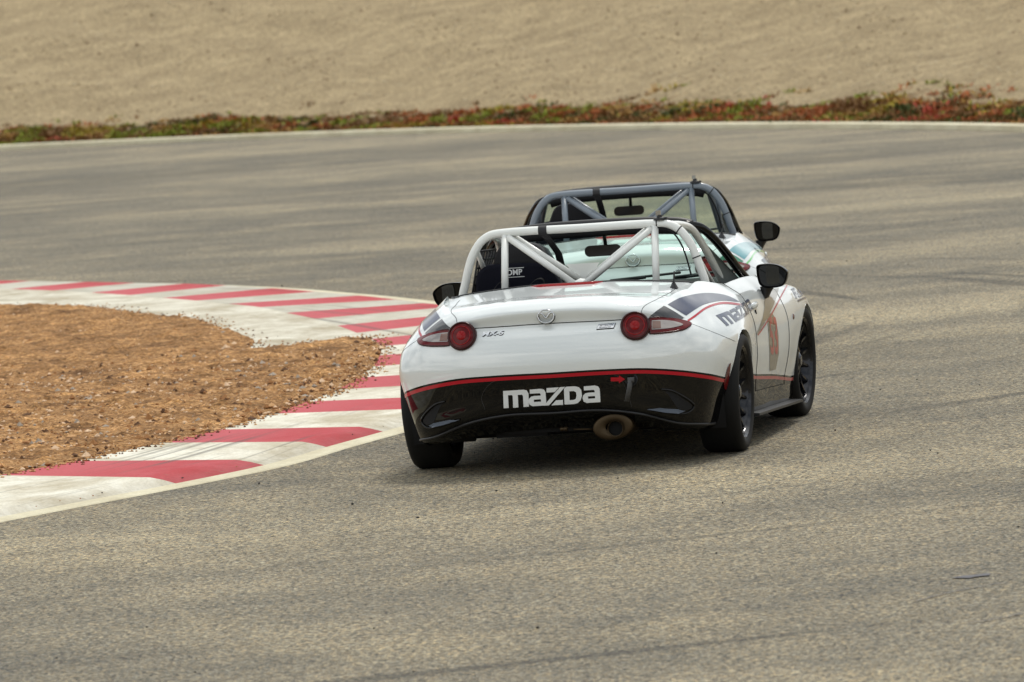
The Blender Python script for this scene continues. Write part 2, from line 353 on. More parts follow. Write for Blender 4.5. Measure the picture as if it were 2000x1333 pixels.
RM = [mat('stone_tan', srgb(196, 152, 104), .9), mat('stone_pale', srgb(222, 190, 156), .9), mat('clod_brown', srgb(150, 104, 60), .95), mat('clod_dark', srgb(92, 62, 38), .95), mat('stone_grey', srgb(160, 148, 134), .9)]
st = rocks('gravel', rndin(2600, lambda x, y: (x, y, .036+random.uniform(-.01, .004), random.uniform(.014, .034)*(1 if y < 46 else .7), random.choices(range(5), [2, 1, 5, 4, 1])[0]))+rndin(16000, lambda x, y: (x, y, .036+random.uniform(-.008, .012), min(.034, random.lognormvariate(math.log(.0085), .5)), random.choices(range(5), [5, 4, 4, 2, 1])[0])), RM)
tag(st, 'small tan and brown stones scattered over the orange infield soil', 'gravel', kind='stuff')
# rubber crumbs and stones thrown on the kerb and track
MR = mat('rubber_crumb', srgb(38, 36, 34), .9)
pl = []; i0j_ = i0
for _ in range(260):
    i = random.randrange(30, 100); u = random.random(); q = KI[i]+(KO[i]-KI[i])*u; pl.append((q[0], q[1], .024, random.uniform(.003, .008), random.choice((0, 1, 1))))
for _ in range(900):
    i = random.randrange(30, i0j_); u = abs(random.gauss(0, .05)); q = KI[i]+(KO[i]-KI[i])*u; pl.append((q[0], q[1], .034, random.uniform(.004, .014), random.choice((1, 2, 2, 3))))
for _ in range(150):
    y_ = random.uniform(24, 60); x_ = random.uniform(-.075, .085)*y_
    if x_ > KO[np.argmin(abs(KO[:, 1]-y_))][0]+.2: pl.append((x_, y_, .004, random.uniform(.003, .009), 0))
for _ in range(700):
    q = random.choice(DBs); pl.append((q[0]+random.gauss(0, .09), q[1]+random.gauss(.05, .18), .033, random.uniform(.004, .013), random.choice((1, 1, 2, 3))))
tag(rocks('rubber_crumbs', pl, [MR, RM[2], RM[0], RM[3]]), 'dark rubber crumbs and grit lying on the kerb and track', 'debris', kind='stuff')

# tar patch and cracks in the foreground asphalt
M_tar = mat('tar', srgb(62, 60, 66), .6)
def strip(name, P, wd):
    P = spline(P, 6); T = np.gradient(P, axis=0); N = np.stack([-T[:, 1], T[:, 0]], 1); N /= np.linalg.norm(N, axis=1)[:, None]
    V = [(*(p+n*s*wd*random.uniform(.4, 1)), .0045) for p, n in zip(P, N) for s in (-1, 1)]
    o = mesh(name, V, [(2*i, 2*i+2, 2*i+3, 2*i+1) for i in range(len(P)-1)], M_tar, smooth=False); o['kind'] = 'structure'
    if o.data.polygons[0].normal.z < 0: o.data.flip_normals()
strip('asphalt_crack', [(1.46, 25.46), (1.59, 25.68), (1.70, 25.83), (1.83, 25.95)], .006); strip('asphalt_crack', [(1.59, 24.51), (1.73, 24.62), (1.81, 24.74)], .007)
sheet('tar_patch', [(1.65, 26.28), (1.70, 26.35), (1.74, 26.34), (1.81, 26.38), (1.80, 26.28), (1.74, 26.26), (1.72, 26.22)], .0045, M_tar)

# verge weeds: low leafy clumps of many colours
def weeds():
    cols = [('weed_green', (132, 142, 50)), ('weed_dark', (70, 78, 34)), ('weed_rust', (170, 98, 58)), ('weed_red', (176, 78, 62)), ('weed_straw', (176, 140, 82)), ('weed_brown', (124, 90, 54)), ('weed_yellow', (158, 140, 50))]
    mats = [mat(n, srgb(*c), .8, spec=.2) for n, c in cols]
    V = []; F = []; mi = []
    cum = np.concatenate([[0], np.cumsum(np.linalg.norm(np.diff(FARS, axis=0), axis=1))])
    s0 = cum[np.argmin(np.abs(FARS[:, 0]+14))]; s1 = cum[np.argmin(np.abs(FARS[:, 1]-76))]
    for c in range(13000):
        s = random.uniform(s0, s1); i = min(np.searchsorted(cum, s), len(FARS)-1)
        clus = .5+.5*math.sin(s*.9+2*math.sin(s*.37))
        wide = 2.6-.9*(s-s0)/(s1-s0)
        t = .06+min(abs(random.gauss(0, .40)), .95)*wide*(.6+.5*clus)
        far = t/wide
        if far > .60 and random.random() > .16*clus: continue
        f = (s-cum[i-1])/(cum[i]-cum[i-1]); P = FARS[i-1]+(FARS[i]-FARS[i-1])*f; n = NO[i]
        bx, by = P[0]+n[0]*t, P[1]+n[1]*t; bz = fieldz(t, (i-1+f)*.5)-.01
        left = 1-(s-s0)/(s1-s0)
        if t < .3: wts = [2.5+2*left, 4, 1, .4, 1, 3, .5]
        elif far > .6: wts = [5, 1.5, 1.5, .3, 1.5, 1.5, 1.5]
        else: wts = [1.2+3.5*left, 1.2, 2.6+1.2*(1-left), .5*(1.2-left), 3, 4.5, 1.4+left]
        cell = (int(s/.55+.4*math.sin(t*9)), int(t/.34)); rc = random.Random(cell[0]*7919+cell[1]*104729)
        k = rc.choices(range(7), wts)[0] if random.random() < .8 else 5
        sz = random.uniform(.03, .075)*(1.2 if far > .6 else 1)*(1+.3*clus)
        for b in range(random.randint(9, 18)):
            a = random.uniform(0, 6.28); l = sz*random.uniform(.6, 1.5); wv = random.uniform(.009, .022); ti = random.uniform(.5, 1.45)
            ox, oy = random.gauss(0, sz*.7), random.gauss(0, sz*.7)
            dx, dy = math.cos(a)*math.sin(ti)*l, math.sin(a)*math.sin(ti)*l; h = math.cos(ti)*l
            px, py = -math.sin(a)*wv, math.cos(a)*wv; q = len(V)
            V += [(bx+ox-px*.4, by+oy-py*.4, bz), (bx+ox+px*.4, by+oy+py*.4, bz), (bx+ox+dx*.6+px, by+oy+dy*.6+py, bz+h*.7), (bx+ox+dx, by+oy+dy, bz+h), (bx+ox+dx*.6-px, by+oy+dy*.6-py, bz+h*.7)]
            F.append((q, q+1, q+2, q+3, q+4)); mi.append(k if random.random() < .88 else random.choice((0, 1, 2, 5, 5)))
    o = mesh('ground_cover', V, F, mats, smooth=False, mi=mi)
    tag(o, 'low rust, red and green weeds growing along the far edge of the track', 'weeds', kind='stuff')
weeds()

# clods on the hillside field
cum = np.concatenate([[0], np.cumsum(np.linalg.norm(np.diff(FARS, axis=0), axis=1))])
pl = []
for _ in range(9000):
    s = random.uniform(cum[np.argmin(np.abs(FARS[:, 0]+14))], cum[np.argmin(np.abs(FARS[:, 1]-74))]); i = min(np.searchsorted(cum, s), len(FARS)-1)
    f = (s-cum[i-1])/(cum[i]-cum[i-1]); P = FARS[i-1]+(FARS[i]-FARS[i-1])*f; n = NO[i]; t = random.uniform(.3, 16)
    pl.append((P[0]+n[0]*t, P[1]+n[1]*t, fieldz(t, (i-1+f)*.5)+.005, random.uniform(.012, .04), random.choices((0, 1, 2), (5, 4, 2))[0]))
tag(rocks('field_clods', pl, [mat('clod_straw', srgb(172, 154, 122), .95), mat('clod_pale', srgb(192, 176, 146), .95), mat('clod_umber', srgb(134, 112, 84), .95)]), 'dry tan clods of earth covering the sloping field', 'clods', kind='stuff')
# ================================================================== the roadsters
# car space: x right, y forward (0 = rear axle), z up
M_white = mat('white_paint', srgb(224, 229, 229), .14, coat=.6, coat_rough=.012, spec=.1, Coat_IOR=2.2)
M_black = mat('gloss_black_paint', (.003, .003, .003, 1), .3, coat=.65, coat_rough=.02, spec=0)
M_satin = mat('satin_black', (.008, .008, .009, 1), .45)
M_matt = mat('matt_black', (.010, .010, .011, 1), .75, spec=.3)
M_rubber = mat('tyre_rubber', (.009, .009, .009, 1), .7, spec=.25)
M_rim = mat('gunmetal_rim', (.013, .014, .018, 1), .26, metal=.75, coat=.4)
M_cagew = mat('white_roll_bar', srgb(232, 234, 230), .35, coat=.3)
M_cageg = mat('grey_roll_bar', srgb(116, 126, 136), .35, coat=.3)
M_red = mat('red_vinyl', (.43, .002, .014, 1), .35, coat=.5, spec=.2)
M_navy = mat('navy_vinyl', srgb(26, 36, 70), .3, coat=.5)
M_blackv = mat('black_vinyl', (.012, .012, .014, 1), .3, coat=1)
M_teal = mat('teal_vinyl', srgb(70, 150, 158), .3, coat=1)
M_green = mat('green_vinyl', srgb(92, 190, 92), .3, coat=1)
M_dgreen = mat('deep_green_vinyl', srgb(10, 120, 84), .3, coat=1)
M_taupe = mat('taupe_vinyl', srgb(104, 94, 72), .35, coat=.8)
M_num = mat('number_red_vinyl', srgb(178, 44, 36), .4, coat=.5)
M_chrome = mat('chrome', (.62, .63, .65, 1), .10, metal=1)
M_steel = mat('heat_tinted_steel', srgb(70, 58, 42), .42, metal=.85)
M_lens = mat('red_lens', (.11, .001, .002, 1), .2, coat=.4, coat_rough=.01, spec=.1)
M_lensd = mat('dark_red_lens', (.035, .001, .001, 1), .2, coat=.45, coat_rough=.01, spec=.1)
M_lensb = mat('bright_red_lens', (.26, .001, .002, 1), .2, coat=.4, coat_rough=.01, spec=.1)
M_lensc = mat('clear_lens', (.26, .235, .22, 1), .12, metal=.25, coat=1, coat_rough=.01)
M_amber = mat('amber_lens', (.13, .045, .02, 1), .15, coat=1)
M_white_v = mat('white_vinyl', srgb(226, 229, 230), .4)
M_seat = mat('navy_seat_fabric', srgb(16, 17, 30), .8, spec=.2)
M_suit = mat('dark_suit', srgb(24, 26, 38), .85)
M_mirror = mat('mirror_glass', (.10, .11, .125, 1), .02, metal=1)
M_vane = mat('sky_tinted_vane', (.10, .115, .14, 1), .22, coat=.6)  # blue-grey base colour stands in for sky reflected in the black vane
M_dmir = mat('dark_mirror', (.03, .027, .027, 1), .12, metal=.4)
M_grey = mat('grey_trim', srgb(112, 118, 116), .5)
M_strap = mat('webbing', (.02, .02, .022, 1), .7)
M_strapg = mat('worn_webbing', (.07, .07, .072, 1), .7)
M_skin = mat('skin', srgb(176, 120, 92), .6)
M_gap = mat('panel_gap', (.012, .012, .012, 1), .9, spec=.1)
M_silver = mat('silver_plastic', (.6, .6, .6, 1), .35)
def glass_mat():
    m = bpy.data.materials.new('tinted_glass'); m.use_nodes = True; t = m.node_tree; t.nodes.remove(t.nodes['Principled BSDF'])
    out = t.nodes['Material Output']; a = t.nodes.new('ShaderNodeBsdfTransparent'); a.inputs[0].default_value = (.80, .97, .895, 1)
    b = t.nodes.new('ShaderNodeBsdfGlossy'); b.inputs['Roughness'].default_value = .01; f = t.nodes.new('ShaderNodeValue'); f.outputs[0].default_value = .06
    x = t.nodes.new('ShaderNodeMixShader'); t.links.new(f.outputs[0], x.inputs[0]); t.links.new(a.outputs[0], x.inputs[1]); t.links.new(b.outputs[0], x.inputs[2]); t.links.new(x.outputs[0], out.inputs[0])
    return m
M_glass = glass_mat()

# control net of the body: one row of section points per station, bottom -> cockpit edge
NET = [
 [(0,-.66,.215),(0,-.755,.293),(0,-.785,.40),(0,-.80,.497),(0,-.793,.595),(0,-.758,.675),(0,-.718,.735),(0,-.738,.80),(0,-.715,.822),(0,-.35,.857),(0,.07,.887)],
 [(.25,-.65,.205),(.25,-.75,.293),(.26,-.775,.40),(.27,-.79,.497),(.27,-.783,.595),(.27,-.748,.675),(.26,-.708,.732),(.26,-.724,.793),(.255,-.70,.816),(.25,-.33,.853),(.26,.08,.884)],
 [(.47,-.62,.185),(.46,-.73,.256),(.48,-.74,.37),(.50,-.75,.487),(.50,-.744,.585),(.495,-.712,.663),(.465,-.680,.728),(.462,-.682,.770),(.465,-.655,.792),(.50,-.28,.834),(.56,.09,.860)],
 [(.60,-.56,.165),(.61,-.67,.203),(.64,-.68,.33),(.66,-.68,.462),(.67,-.67,.575),(.665,-.635,.658),(.62,-.60,.712),(.595,-.58,.752),(.575,-.56,.776),(.575,-.20,.830),(.60,.12,.852)],
 [(.68,-.50,.155),(.70,-.565,.185),(.735,-.575,.31),(.765,-.57,.432),(.785,-.55,.545),(.765,-.51,.638),(.71,-.47,.708),(.665,-.45,.756),(.63,-.43,.790),(.62,-.13,.829),(.625,.16,.846)],
 [(.70,-.36,.14),(.745,-.37,.172),(.785,-.36,.29),(.818,-.34,.395),(.838,-.33,.50),(.828,-.31,.61),(.765,-.27,.705),(.712,-.26,.764),(.668,-.25,.797),(.657,-.04,.829),(.648,.20,.843)],
 [(.72,0,.16),(.76,0,.20),(.80,0,.30),(.842,0,.40),(.866,0,.51),(.862,0,.605),(.805,0,.700),(.742,0,.768),(.692,0,.813),(.676,.08,.832),(.657,.25,.841)],
 [(.76,.36,.15),(.80,.36,.165),(.825,.36,.27),(.838,.36,.363),(.860,.36,.48),(.855,.36,.60),(.818,.36,.70),(.780,.36,.764),(.738,.35,.797),(.705,.34,.815),(.668,.33,.825)],
 [(.77,.53,.145),(.81,.53,.158),(.826,.53,.262),(.835,.53,.348),(.850,.53,.47),(.845,.53,.60),(.815,.53,.695),(.778,.53,.760),(.740,.53,.788),(.708,.53,.800),(.675,.53,.803)],
 [(.78,.85,.135),(.815,.85,.148),(.824,.85,.25),(.830,.85,.325),(.845,.85,.45),(.84,.85,.60),(.812,.85,.690),(.778,.85,.752),(.742,.85,.783),(.712,.85,.793),(.68,.85,.79)],
 [(.78,1.2,.12),(.81,1.2,.132),(.822,1.2,.236),(.83,1.2,.30),(.85,1.2,.43),(.845,1.2,.57),(.815,1.2,.68),(.785,1.2,.742),(.748,1.2,.777),(.72,1.2,.786),(.69,1.2,.78)],
 [(.77,1.62,.10),(.81,1.62,.112),(.820,1.62,.218),(.826,1.62,.265),(.86,1.62,.42),(.862,1.62,.56),(.828,1.62,.67),(.792,1.62,.728),(.755,1.60,.762),(.725,1.54,.772),(.685,1.46,.776)],
 [(.74,1.97,.10),(.80,1.97,.11),(.815,1.97,.19),(.822,1.97,.24),(.855,1.97,.42),(.87,1.97,.56),(.847,1.97,.66),(.81,1.97,.712),(.75,1.95,.742),(.68,1.86,.757),(.60,1.66,.775)],
 [(.72,2.31,.12),(.78,2.31,.15),(.815,2.31,.20),(.842,2.31,.26),(.868,2.31,.45),(.872,2.31,.58),(.845,2.31,.655),(.79,2.31,.70),(.70,2.25,.725),(.56,2.1,.737),(.45,1.79,.78)],
 [(.70,2.66,.12),(.75,2.68,.14),(.80,2.68,.20),(.83,2.68,.25),(.845,2.68,.42),(.83,2.68,.54),(.79,2.66,.61),(.72,2.62,.65),(.60,2.5,.675),(.42,2.3,.71),(.30,1.86,.785)],
 [(.58,2.87,.12),(.62,2.92,.13),(.68,2.92,.19),(.71,2.92,.24),(.73,2.92,.40),(.70,2.9,.50),(.64,2.86,.55),(.56,2.78,.59),(.45,2.65,.62),(.30,2.35,.70),(.15,1.9,.788)],
 [(0,2.96,.12),(0,3.03,.13),(0,3.08,.19),(0,3.1,.24),(0,3.11,.40),(0,3.08,.47),(0,3.03,.50),(0,2.95,.54),(0,2.8,.58),(0,2.4,.69),(0,1.93,.79)],
]
NET = np.array(NET); NS, NR = NET.shape[:2]
def hermite(P, t, ext, dens):
    """P: (k, m, 3) control rows along axis 0 -> resampled rows; dens = pieces per span"""
    k = len(P); T = np.zeros_like(P); Pm = P*np.array([-1, 1, 1])
    for i in range(k):
        if ext and i == 0: a, ta, b, tb = Pm[1], t[0]-(t[1]-t[0]), P[1], t[1]
        elif ext and i == k-1: a, ta, b, tb = P[k-2], t[k-2], Pm[k-2], t[k-1]+(t[k-1]-t[k-2])
        else: a, ta, b, tb = P[max(i-1, 0)], t[max(i-1, 0)], P[min(i+1, k-1)], t[min(i+1, k-1)]
        if ta == t[i] or tb == t[i]: T[i] = (b-a)/(tb-ta)
        else: d0, d1 = t[i]-ta, tb-t[i]; T[i] = ((P[i]-a)/d0*d1+(b-P[i])/d1*d0)/(d0+d1)
    out = []; st = []
    for i in range(k-1):
        h = t[i+1]-t[i]
        for u in np.arange(dens[i])/dens[i]:
            out.append((2*u**3-3*u**2+1)*P[i]+(u**3-2*u**2+u)*h*T[i]+(3*u**2-2*u**3)*P[i+1]+(u**3-u**2)*h*T[i+1]); st.append(i+u)
    out.append(P[-1]); st.append(k-1.0); return np.array(out), np.array(st)
vt = np.array([0, .09, .19, .29, .40, .49, .58, .65, .69, 1.0, 1.30])
G, vst = hermite(NET.transpose(1, 0, 2), vt, False, [4, 7, 7, 8, 7, 7, 6, 4, 16, 14])
d = np.linalg.norm(np.diff(NET, axis=0), axis=2).mean(1); ut = np.concatenate([[0], np.cumsum(d)])
G, ust = hermite(G.transpose(1, 0, 2), ut, True, [max(4, int(round(q/.016))) for q in d])
NU, NV = G.shape[:2]
RING = [(i, 1) for i in range(NU)]+[(i, -1) for i in range(NU-2, 0, -1)]     # right side, then mirrored left side
NRG = len(RING)
VB = np.array([[G[i, j]*np.array([s, 1, 1]) for j in range(NV)] for i, s in RING]).reshape(-1, 3)
RU = np.array([ust[i] for i, s in RING]); RSD = np.array([s for i, s in RING])
ARCH = [(0.0, .285, .325), (2.31, .272, .325)]                               # wheel arch circles (y, z, radius)
FB = []; FI = []
ins = np.zeros(len(VB), bool)
for (ay, az, ar) in ARCH: ins |= (np.hypot(VB[:, 1]-ay, VB[:, 2]-az) < ar) & (np.abs(VB[:, 0]) > .62)
for a in range(NRG):
    b = (a+1) % NRG
    for j in range(NV-1):
        f = (a*NV+j, b*NV+j, b*NV+j+1, a*NV+j+1)
        if all(ins[q] for q in f): continue
        FB.append(f); i, s = RING[a]; i2, s2 = RING[b]
        FI.append(((ust[i]+ust[i2])/2, (vst[j]+vst[j+1])/2, s if 0 < i else s2))
for q in np.where(ins)[0]:
    for (ay, az, ar) in ARCH:
        dy, dz = VB[q, 1]-ay, VB[q, 2]-az; h = math.hypot(dy, dz)
        if h < ar and h > .2: VB[q, 1] = ay+dy/h*ar; VB[q, 2] = az+dz/h*ar
BODY = bpy.data.meshes.new('body_tmp'); BODY.from_pydata([tuple(map(float, v)) for v in VB], [], FB); BODY.update()
VN = np.zeros(len(VB)*3); BODY.vertices.foreach_get('normal', VN); VN = VN.reshape(-1, 3)
BVH = BVHTree.FromPolygons([Vector(v) for v in VB], FB)
def panel(name, sel, mats, parent, mi=None):
    idx = [k for k in range(len(FB)) if sel(*FI[k])]
    used = sorted({v for k in idx for v in FB[k]}); mp_ = {v: i for i, v in enumerate(used)}
    me = bpy.data.meshes.new(name); me.from_pydata([tuple(map(float, VB[v])) for v in used], [], [tuple(mp_[v] for v in FB[k]) for k in idx]); me.update()
    me.polygons.foreach_set('use_smooth', [True]*len(me.polygons))
    if mi: me.polygons.foreach_set('material_index', [mi(*FI[k]) for k in idx])
    me.normals_split_custom_set_from_vertices([tuple(VN[v]) for v in used])
    return link(name, me, mats, parent)
ROW_STRIPE = 3.0
low = lambda u, v, s: 1 if v < ROW_STRIPE else 0
is_bumper = lambda u, v, s: u < 5.6 and v < (6.0 if u < 1.93 else 5.0)
is_lid = lambda u, v, s: u < 2.0 and v > 6.0
is_door = lambda u, v, s: 8 < u < 11 and v > 2.0

# ---- surface decals: flat outline + projection direction -> thin film on the body
VIEWD = Vector((-.178, .981, -.072))
def film(name, tris_pts, tris, ray, m, parent, off=.0015, grid=.03, bev=0.0):
    """tris_pts: 2D points; ray(p) -> (origin, direction) in car space"""
    bm = bmesh.new(); vs = [bm.verts.new((p[0], p[1], 0)) for p in tris_pts]
    for t in tris:
        try: bm.faces.new([vs[i] for i in t])
        except ValueError: pass
    A = np.array([[p[0], p[1]] for p in tris_pts]); lo, hi = A.min(0), A.max(0)
    for ax in (0, 1):
        k = lo[ax]+grid
        while k < hi[ax]-1e-9:
            co = [0, 0, 0]; co[ax] = k; no = [0, 0, 0]; no[ax] = 1
            bmesh.ops.bisect_plane(bm, geom=bm.verts[:]+bm.edges[:]+bm.faces[:], plane_co=co, plane_no=no, dist=1e-7); k += grid
    bad = []
    for v in bm.verts:
        o, dd = ray((v.co.x, v.co.y)); h, nn, ix, ds = BVH.ray_cast(Vector(o), Vector(dd))
        if h is None: bad.append(v); continue
        if nn.dot(Vector(dd)) > 0: nn = -nn
        v.co = h+nn*off
    if bad: bmesh.ops.delete(bm, geom=bad, context='VERTS')
    if not bm.faces: bm.free(); return None
    me = bpy.data.meshes.new(name); bm.to_mesh(me); bm.free()
    me.polygons.foreach_set('use_smooth', [True]*len(me.polygons)); me.update()
    # normals toward the ray source, shaded like the body below
    nrm = []
    for v in me.vertices:
        h, nn, ix, ds = BVH.find_nearest(v.co)
        f = FB[ix]; n = Vector((0, 0, 0))
        for q in f: n += Vector(VN[q])/(1e-4+(Vector(VB[q])-v.co).length)
        nrm.append(n.normalized())
    sgn = sum(1 if p.normal.dot(nrm[p.vertices[0]]) > 0 else -1 for p in me.polygons)
    if sgn < 0: me.flip_normals()
    me.normals_split_custom_set_from_vertices(nrm)
    return link(name, me, m, parent)
def tess(loops):
    P = [p for lp in loops for p in lp]; T = tessellate_polygon([[Vector((p[0], p[1], 0)) for p in lp] for lp in loops]); return P, [tuple(t) for t in T]
def rear_ray(p): return (p[0], -3, p[1]), (0, 1, 0)                 # (x, z) seen from straight behind
def side_ray(s): return lambda p: ((s*3, p[0], p[1]), (-s, 0, 0))    # (y, z) seen from the side
def top_ray(p): return (p[0], p[1], 3), (0, 0, -1)
# oblique projection: uses the picture coordinates in which the outlines were measured
CX, CY_, CYAW = .3142, 34.0, .18176
def obl(mirror=1):
    cy, sy = math.cos(CYAW), math.sin(CYAW)
    dx, dy = -CX, -CY_; o = Vector((dx*cy-dy*sy, dx*sy+dy*cy, CAM_H))
    def f(p):
        d = fw+float((p[0]-1000)/FPX)*rt2+float((666.5-p[1])/FPX)*up2
        dd = Vector((d.x*cy-d.y*sy, d.x*sy+d.y*cy, d.z))
        return ((o.x*mirror, o.y, o.z), (dd.x*mirror, dd.y, dd.z))
    return f
def px3(x, y, axis=1, v=0.0):
    o, d = obl()((x, y)); o = Vector(o); d = Vector(d); return o+d*((v-o[axis])/d[axis])
def decal(name, loops, ray, m, parent, off=.0015, grid=.03): P, T = tess(loops); return film(name, P, T, ray, m, parent, off, grid)
def ribbon(P, w0, w1=None):
    """outline of a band along the polyline P"""
    P = np.array(P, float); T = np.gradient(P, axis=0); N = np.stack([-T[:, 1], T[:, 0]], 1); N /= np.linalg.norm(N, axis=1)[:, None]
    W_ = np.linspace(w0, w1 if w1 is not None else w0, len(P))[:, None]/2
    return [tuple(q) for q in P+N*W_]+[tuple(q) for q in (P-N*W_)[::-1]]
def band(name, P, wd, ray, m, parent, off=.0012, grid=.03, n=6):
    return decal(name, [ribbon(spline(P, n), wd)], ray, m, parent, off, grid)
def text2d(s, size=1.0, shear=0, bold=0):
    c = bpy.data.curves.new('t', 'FONT'); c.body = s; c.size = size; c.shear = shear; c.offset = bold; c.align_x = 'CENTER'; c.align_y = 'CENTER'; c.resolution_u = 4
    o = bpy.data.objects.new('t', c); COL.objects.link(o); bpy.context.view_layer.update()
    me = bpy.data.meshes.new_from_object(o.evaluated_get(bpy.context.evaluated_depsgraph_get()))
    P = [(v.co.x, v.co.y) for v in me.vertices]; T = [tuple(p.vertices) for p in me.polygons]
    bpy.data.objects.remove(o); bpy.data.curves.remove(c); bpy.data.meshes.remove(me); return P, T

# wordmark outlines (measured in an enlarged crop, 4.545 px per picture px, origin 760, 650)
A1 = [(1248, 506), (1345, 498), (1375, 505), (1389, 528), (1394, 597), (1396, 645), (1275, 653), (1247, 640), (1238, 612), (1242, 588), (1262, 568), (1290, 562), (1346, 559), (1345, 546), (1336, 537), (1250, 542)]
A1h = [(1285, 595), (1347, 591), (1350, 612), (1287, 616)]
WORD = [
 [[(1012, 518), (1195, 506), (1222, 512), (1238, 540), (1241, 656), (1194, 660), (1189, 562), (1181, 550), (1143, 552), (1148, 663), (1102, 667), (1098, 563), (1090, 554), (1056, 556), (1062, 668), (1018, 671)]],
 [A1, A1h],
 [[(1398, 492), (1508, 485), (1470, 527), (1398, 532)]], [[(1516, 484), (1562, 481), (1420, 645), (1374, 648)]], [[(1484, 600), (1543, 597), (1545, 640), (1440, 645)]],
 [[(1570, 480), (1650, 476), (1685, 484), (1706, 508), (1712, 560), (1700, 600), (1675, 625), (1640, 634), (1558, 638), (1552, 500)], [(1600, 521), (1640, 518), (1660, 530), (1664, 560), (1658, 588), (1640, 597), (1603, 600)]],
 [[(x+480, y-29) for x, y in A1], [(x+480, y-29) for x, y in A1h]]]
def word_at(name, f, ray, m, parent, off=.002, grid=.03):
    P = []; T = []
    for lp in WORD:
        p, t = tess([[f(q) for q in l] for l in lp]); k = len(P); P += p; T += [tuple(i+k for i in q) for q in t]
    return film(name, P, T, ray, m, parent, off, grid)
def sub(pts): return [px for px in pts]
Zc = lambda a, b: (760+a/4.545, 650+b/4.545)
Z2 = lambda a, b: (1160+a/4.443, 400+b/4.443)
Z4 = lambda a, b: (1160+a/4.545, 650+b/4.545)

def wheel(parent, x, y, s, camber, steer=0, R_=.300, wd=.212):
    """wheel at (x, y), s = +1 right side; parts tyre, rim, brake disc"""
    c = Vector((x, y, R_-.002)); ax = Vector((s, 0, 0))
    rot = Matrix.Rotation(-steer, 3, 'Z') @ Matrix.Rotation(s*camber, 3, 'Y'); ax = rot @ ax
    M = axisM(c, ax, rot @ Vector((0, 1, 0))); h = wd/2
    prof = [(.228, -h*.86), (.240, -h*.97), (.262, -h*1.02), (.282, -h*.98), (.2935, -h*.86), (.2985, -h*.70), (.3000, -h*.35), (.3000, 0), (.3000, h*.35), (.2985, h*.70), (.2935, h*.86), (.282, h*.98), (.262, h*1.02), (.240, h*.97), (.228, h*.86), (.2255, h*.72), (.2255, -h*.72)]
    ty = MB().lathe(prof, M, 72, closed=True).build('tyre', M_rubber, parent)
    rm = MB(); e = h*.90
    rm.lathe([(.222, e-.012), (.229, e+.002), (.2325, e+.001), (.233, e-.004), (.228, e-.012)], M, 64, m=1)
    rm.lathe([(.226, e-.010), (.2235, e-.030), (.212, e-.045), (.205, -e)], M, 64)
    rm.lathe([(.0, e-.018), (.026, e-.018), (.030, e-.022), (.052, e-.030), (.060, e-.05), (.060, e-.08)], M, 32)
    rim = rm.build('rim', [M_rim, M_rim], parent, auto=40)
    sp = MB(); nsp = 8
    for k in range(nsp):
        for q in (-.11, .11):
            a0 = 2*math.pi*k/nsp+q*.75; a1 = 2*math.pi*k/nsp+q*1.9
            V = []
            for tt in np.linspace(0, 1, 6):
                r_ = .045+(.218-.045)*tt; a = a0+(a1-a0)*tt; wz = .011-.003*tt; dz = e-.026-.020*math.sin(tt*math.pi*.9)+.012*tt
                cx_, cy2 = math.cos(a)*r_, math.sin(a)*r_; tx, ty_ = -math.sin(a)*wz, math.cos(a)*wz
                V += [M @ Vector((cx_-tx, cy2-ty_, dz-.026)), M @ Vector((cx_-tx*.7, cy2-ty_*.7, dz)), M @ Vector((cx_+tx*.7, cy2+ty_*.7, dz)), M @ Vector((cx_+tx, cy2+ty_, dz-.026))]
            sp.add(V, [(i*4+j, i*4+j+1, i*4+j+5, i*4+j+4) for i in range(5) for j in range(3)])
    sp.build('spokes', M_rim, rim, auto=50)
    bd = MB().lathe([(.0, .0), (.135, .0), (.135, .02), (.0, .02)], axisM(c+ax*(e-.11), ax), 40).build('brake_disc', mat_disc, parent, auto=40)
    return ty
mat_disc = mat('brake_steel', (.10, .10, .10, 1), .4, metal=.8)

def roundrect(w_, h_, r, n=6):
    P = []
    for cx_, cy2, a0 in ((w_-r, h_-r, 0), (-w_+r, h_-r, 90), (-w_+r, -h_+r, 180), (w_-r, -h_+r, 270)):
        for k in range(n+1): a = R(a0+90*k/n); P.append((cx_+r*math.cos(a), cy2+r*math.sin(a)))
    return P
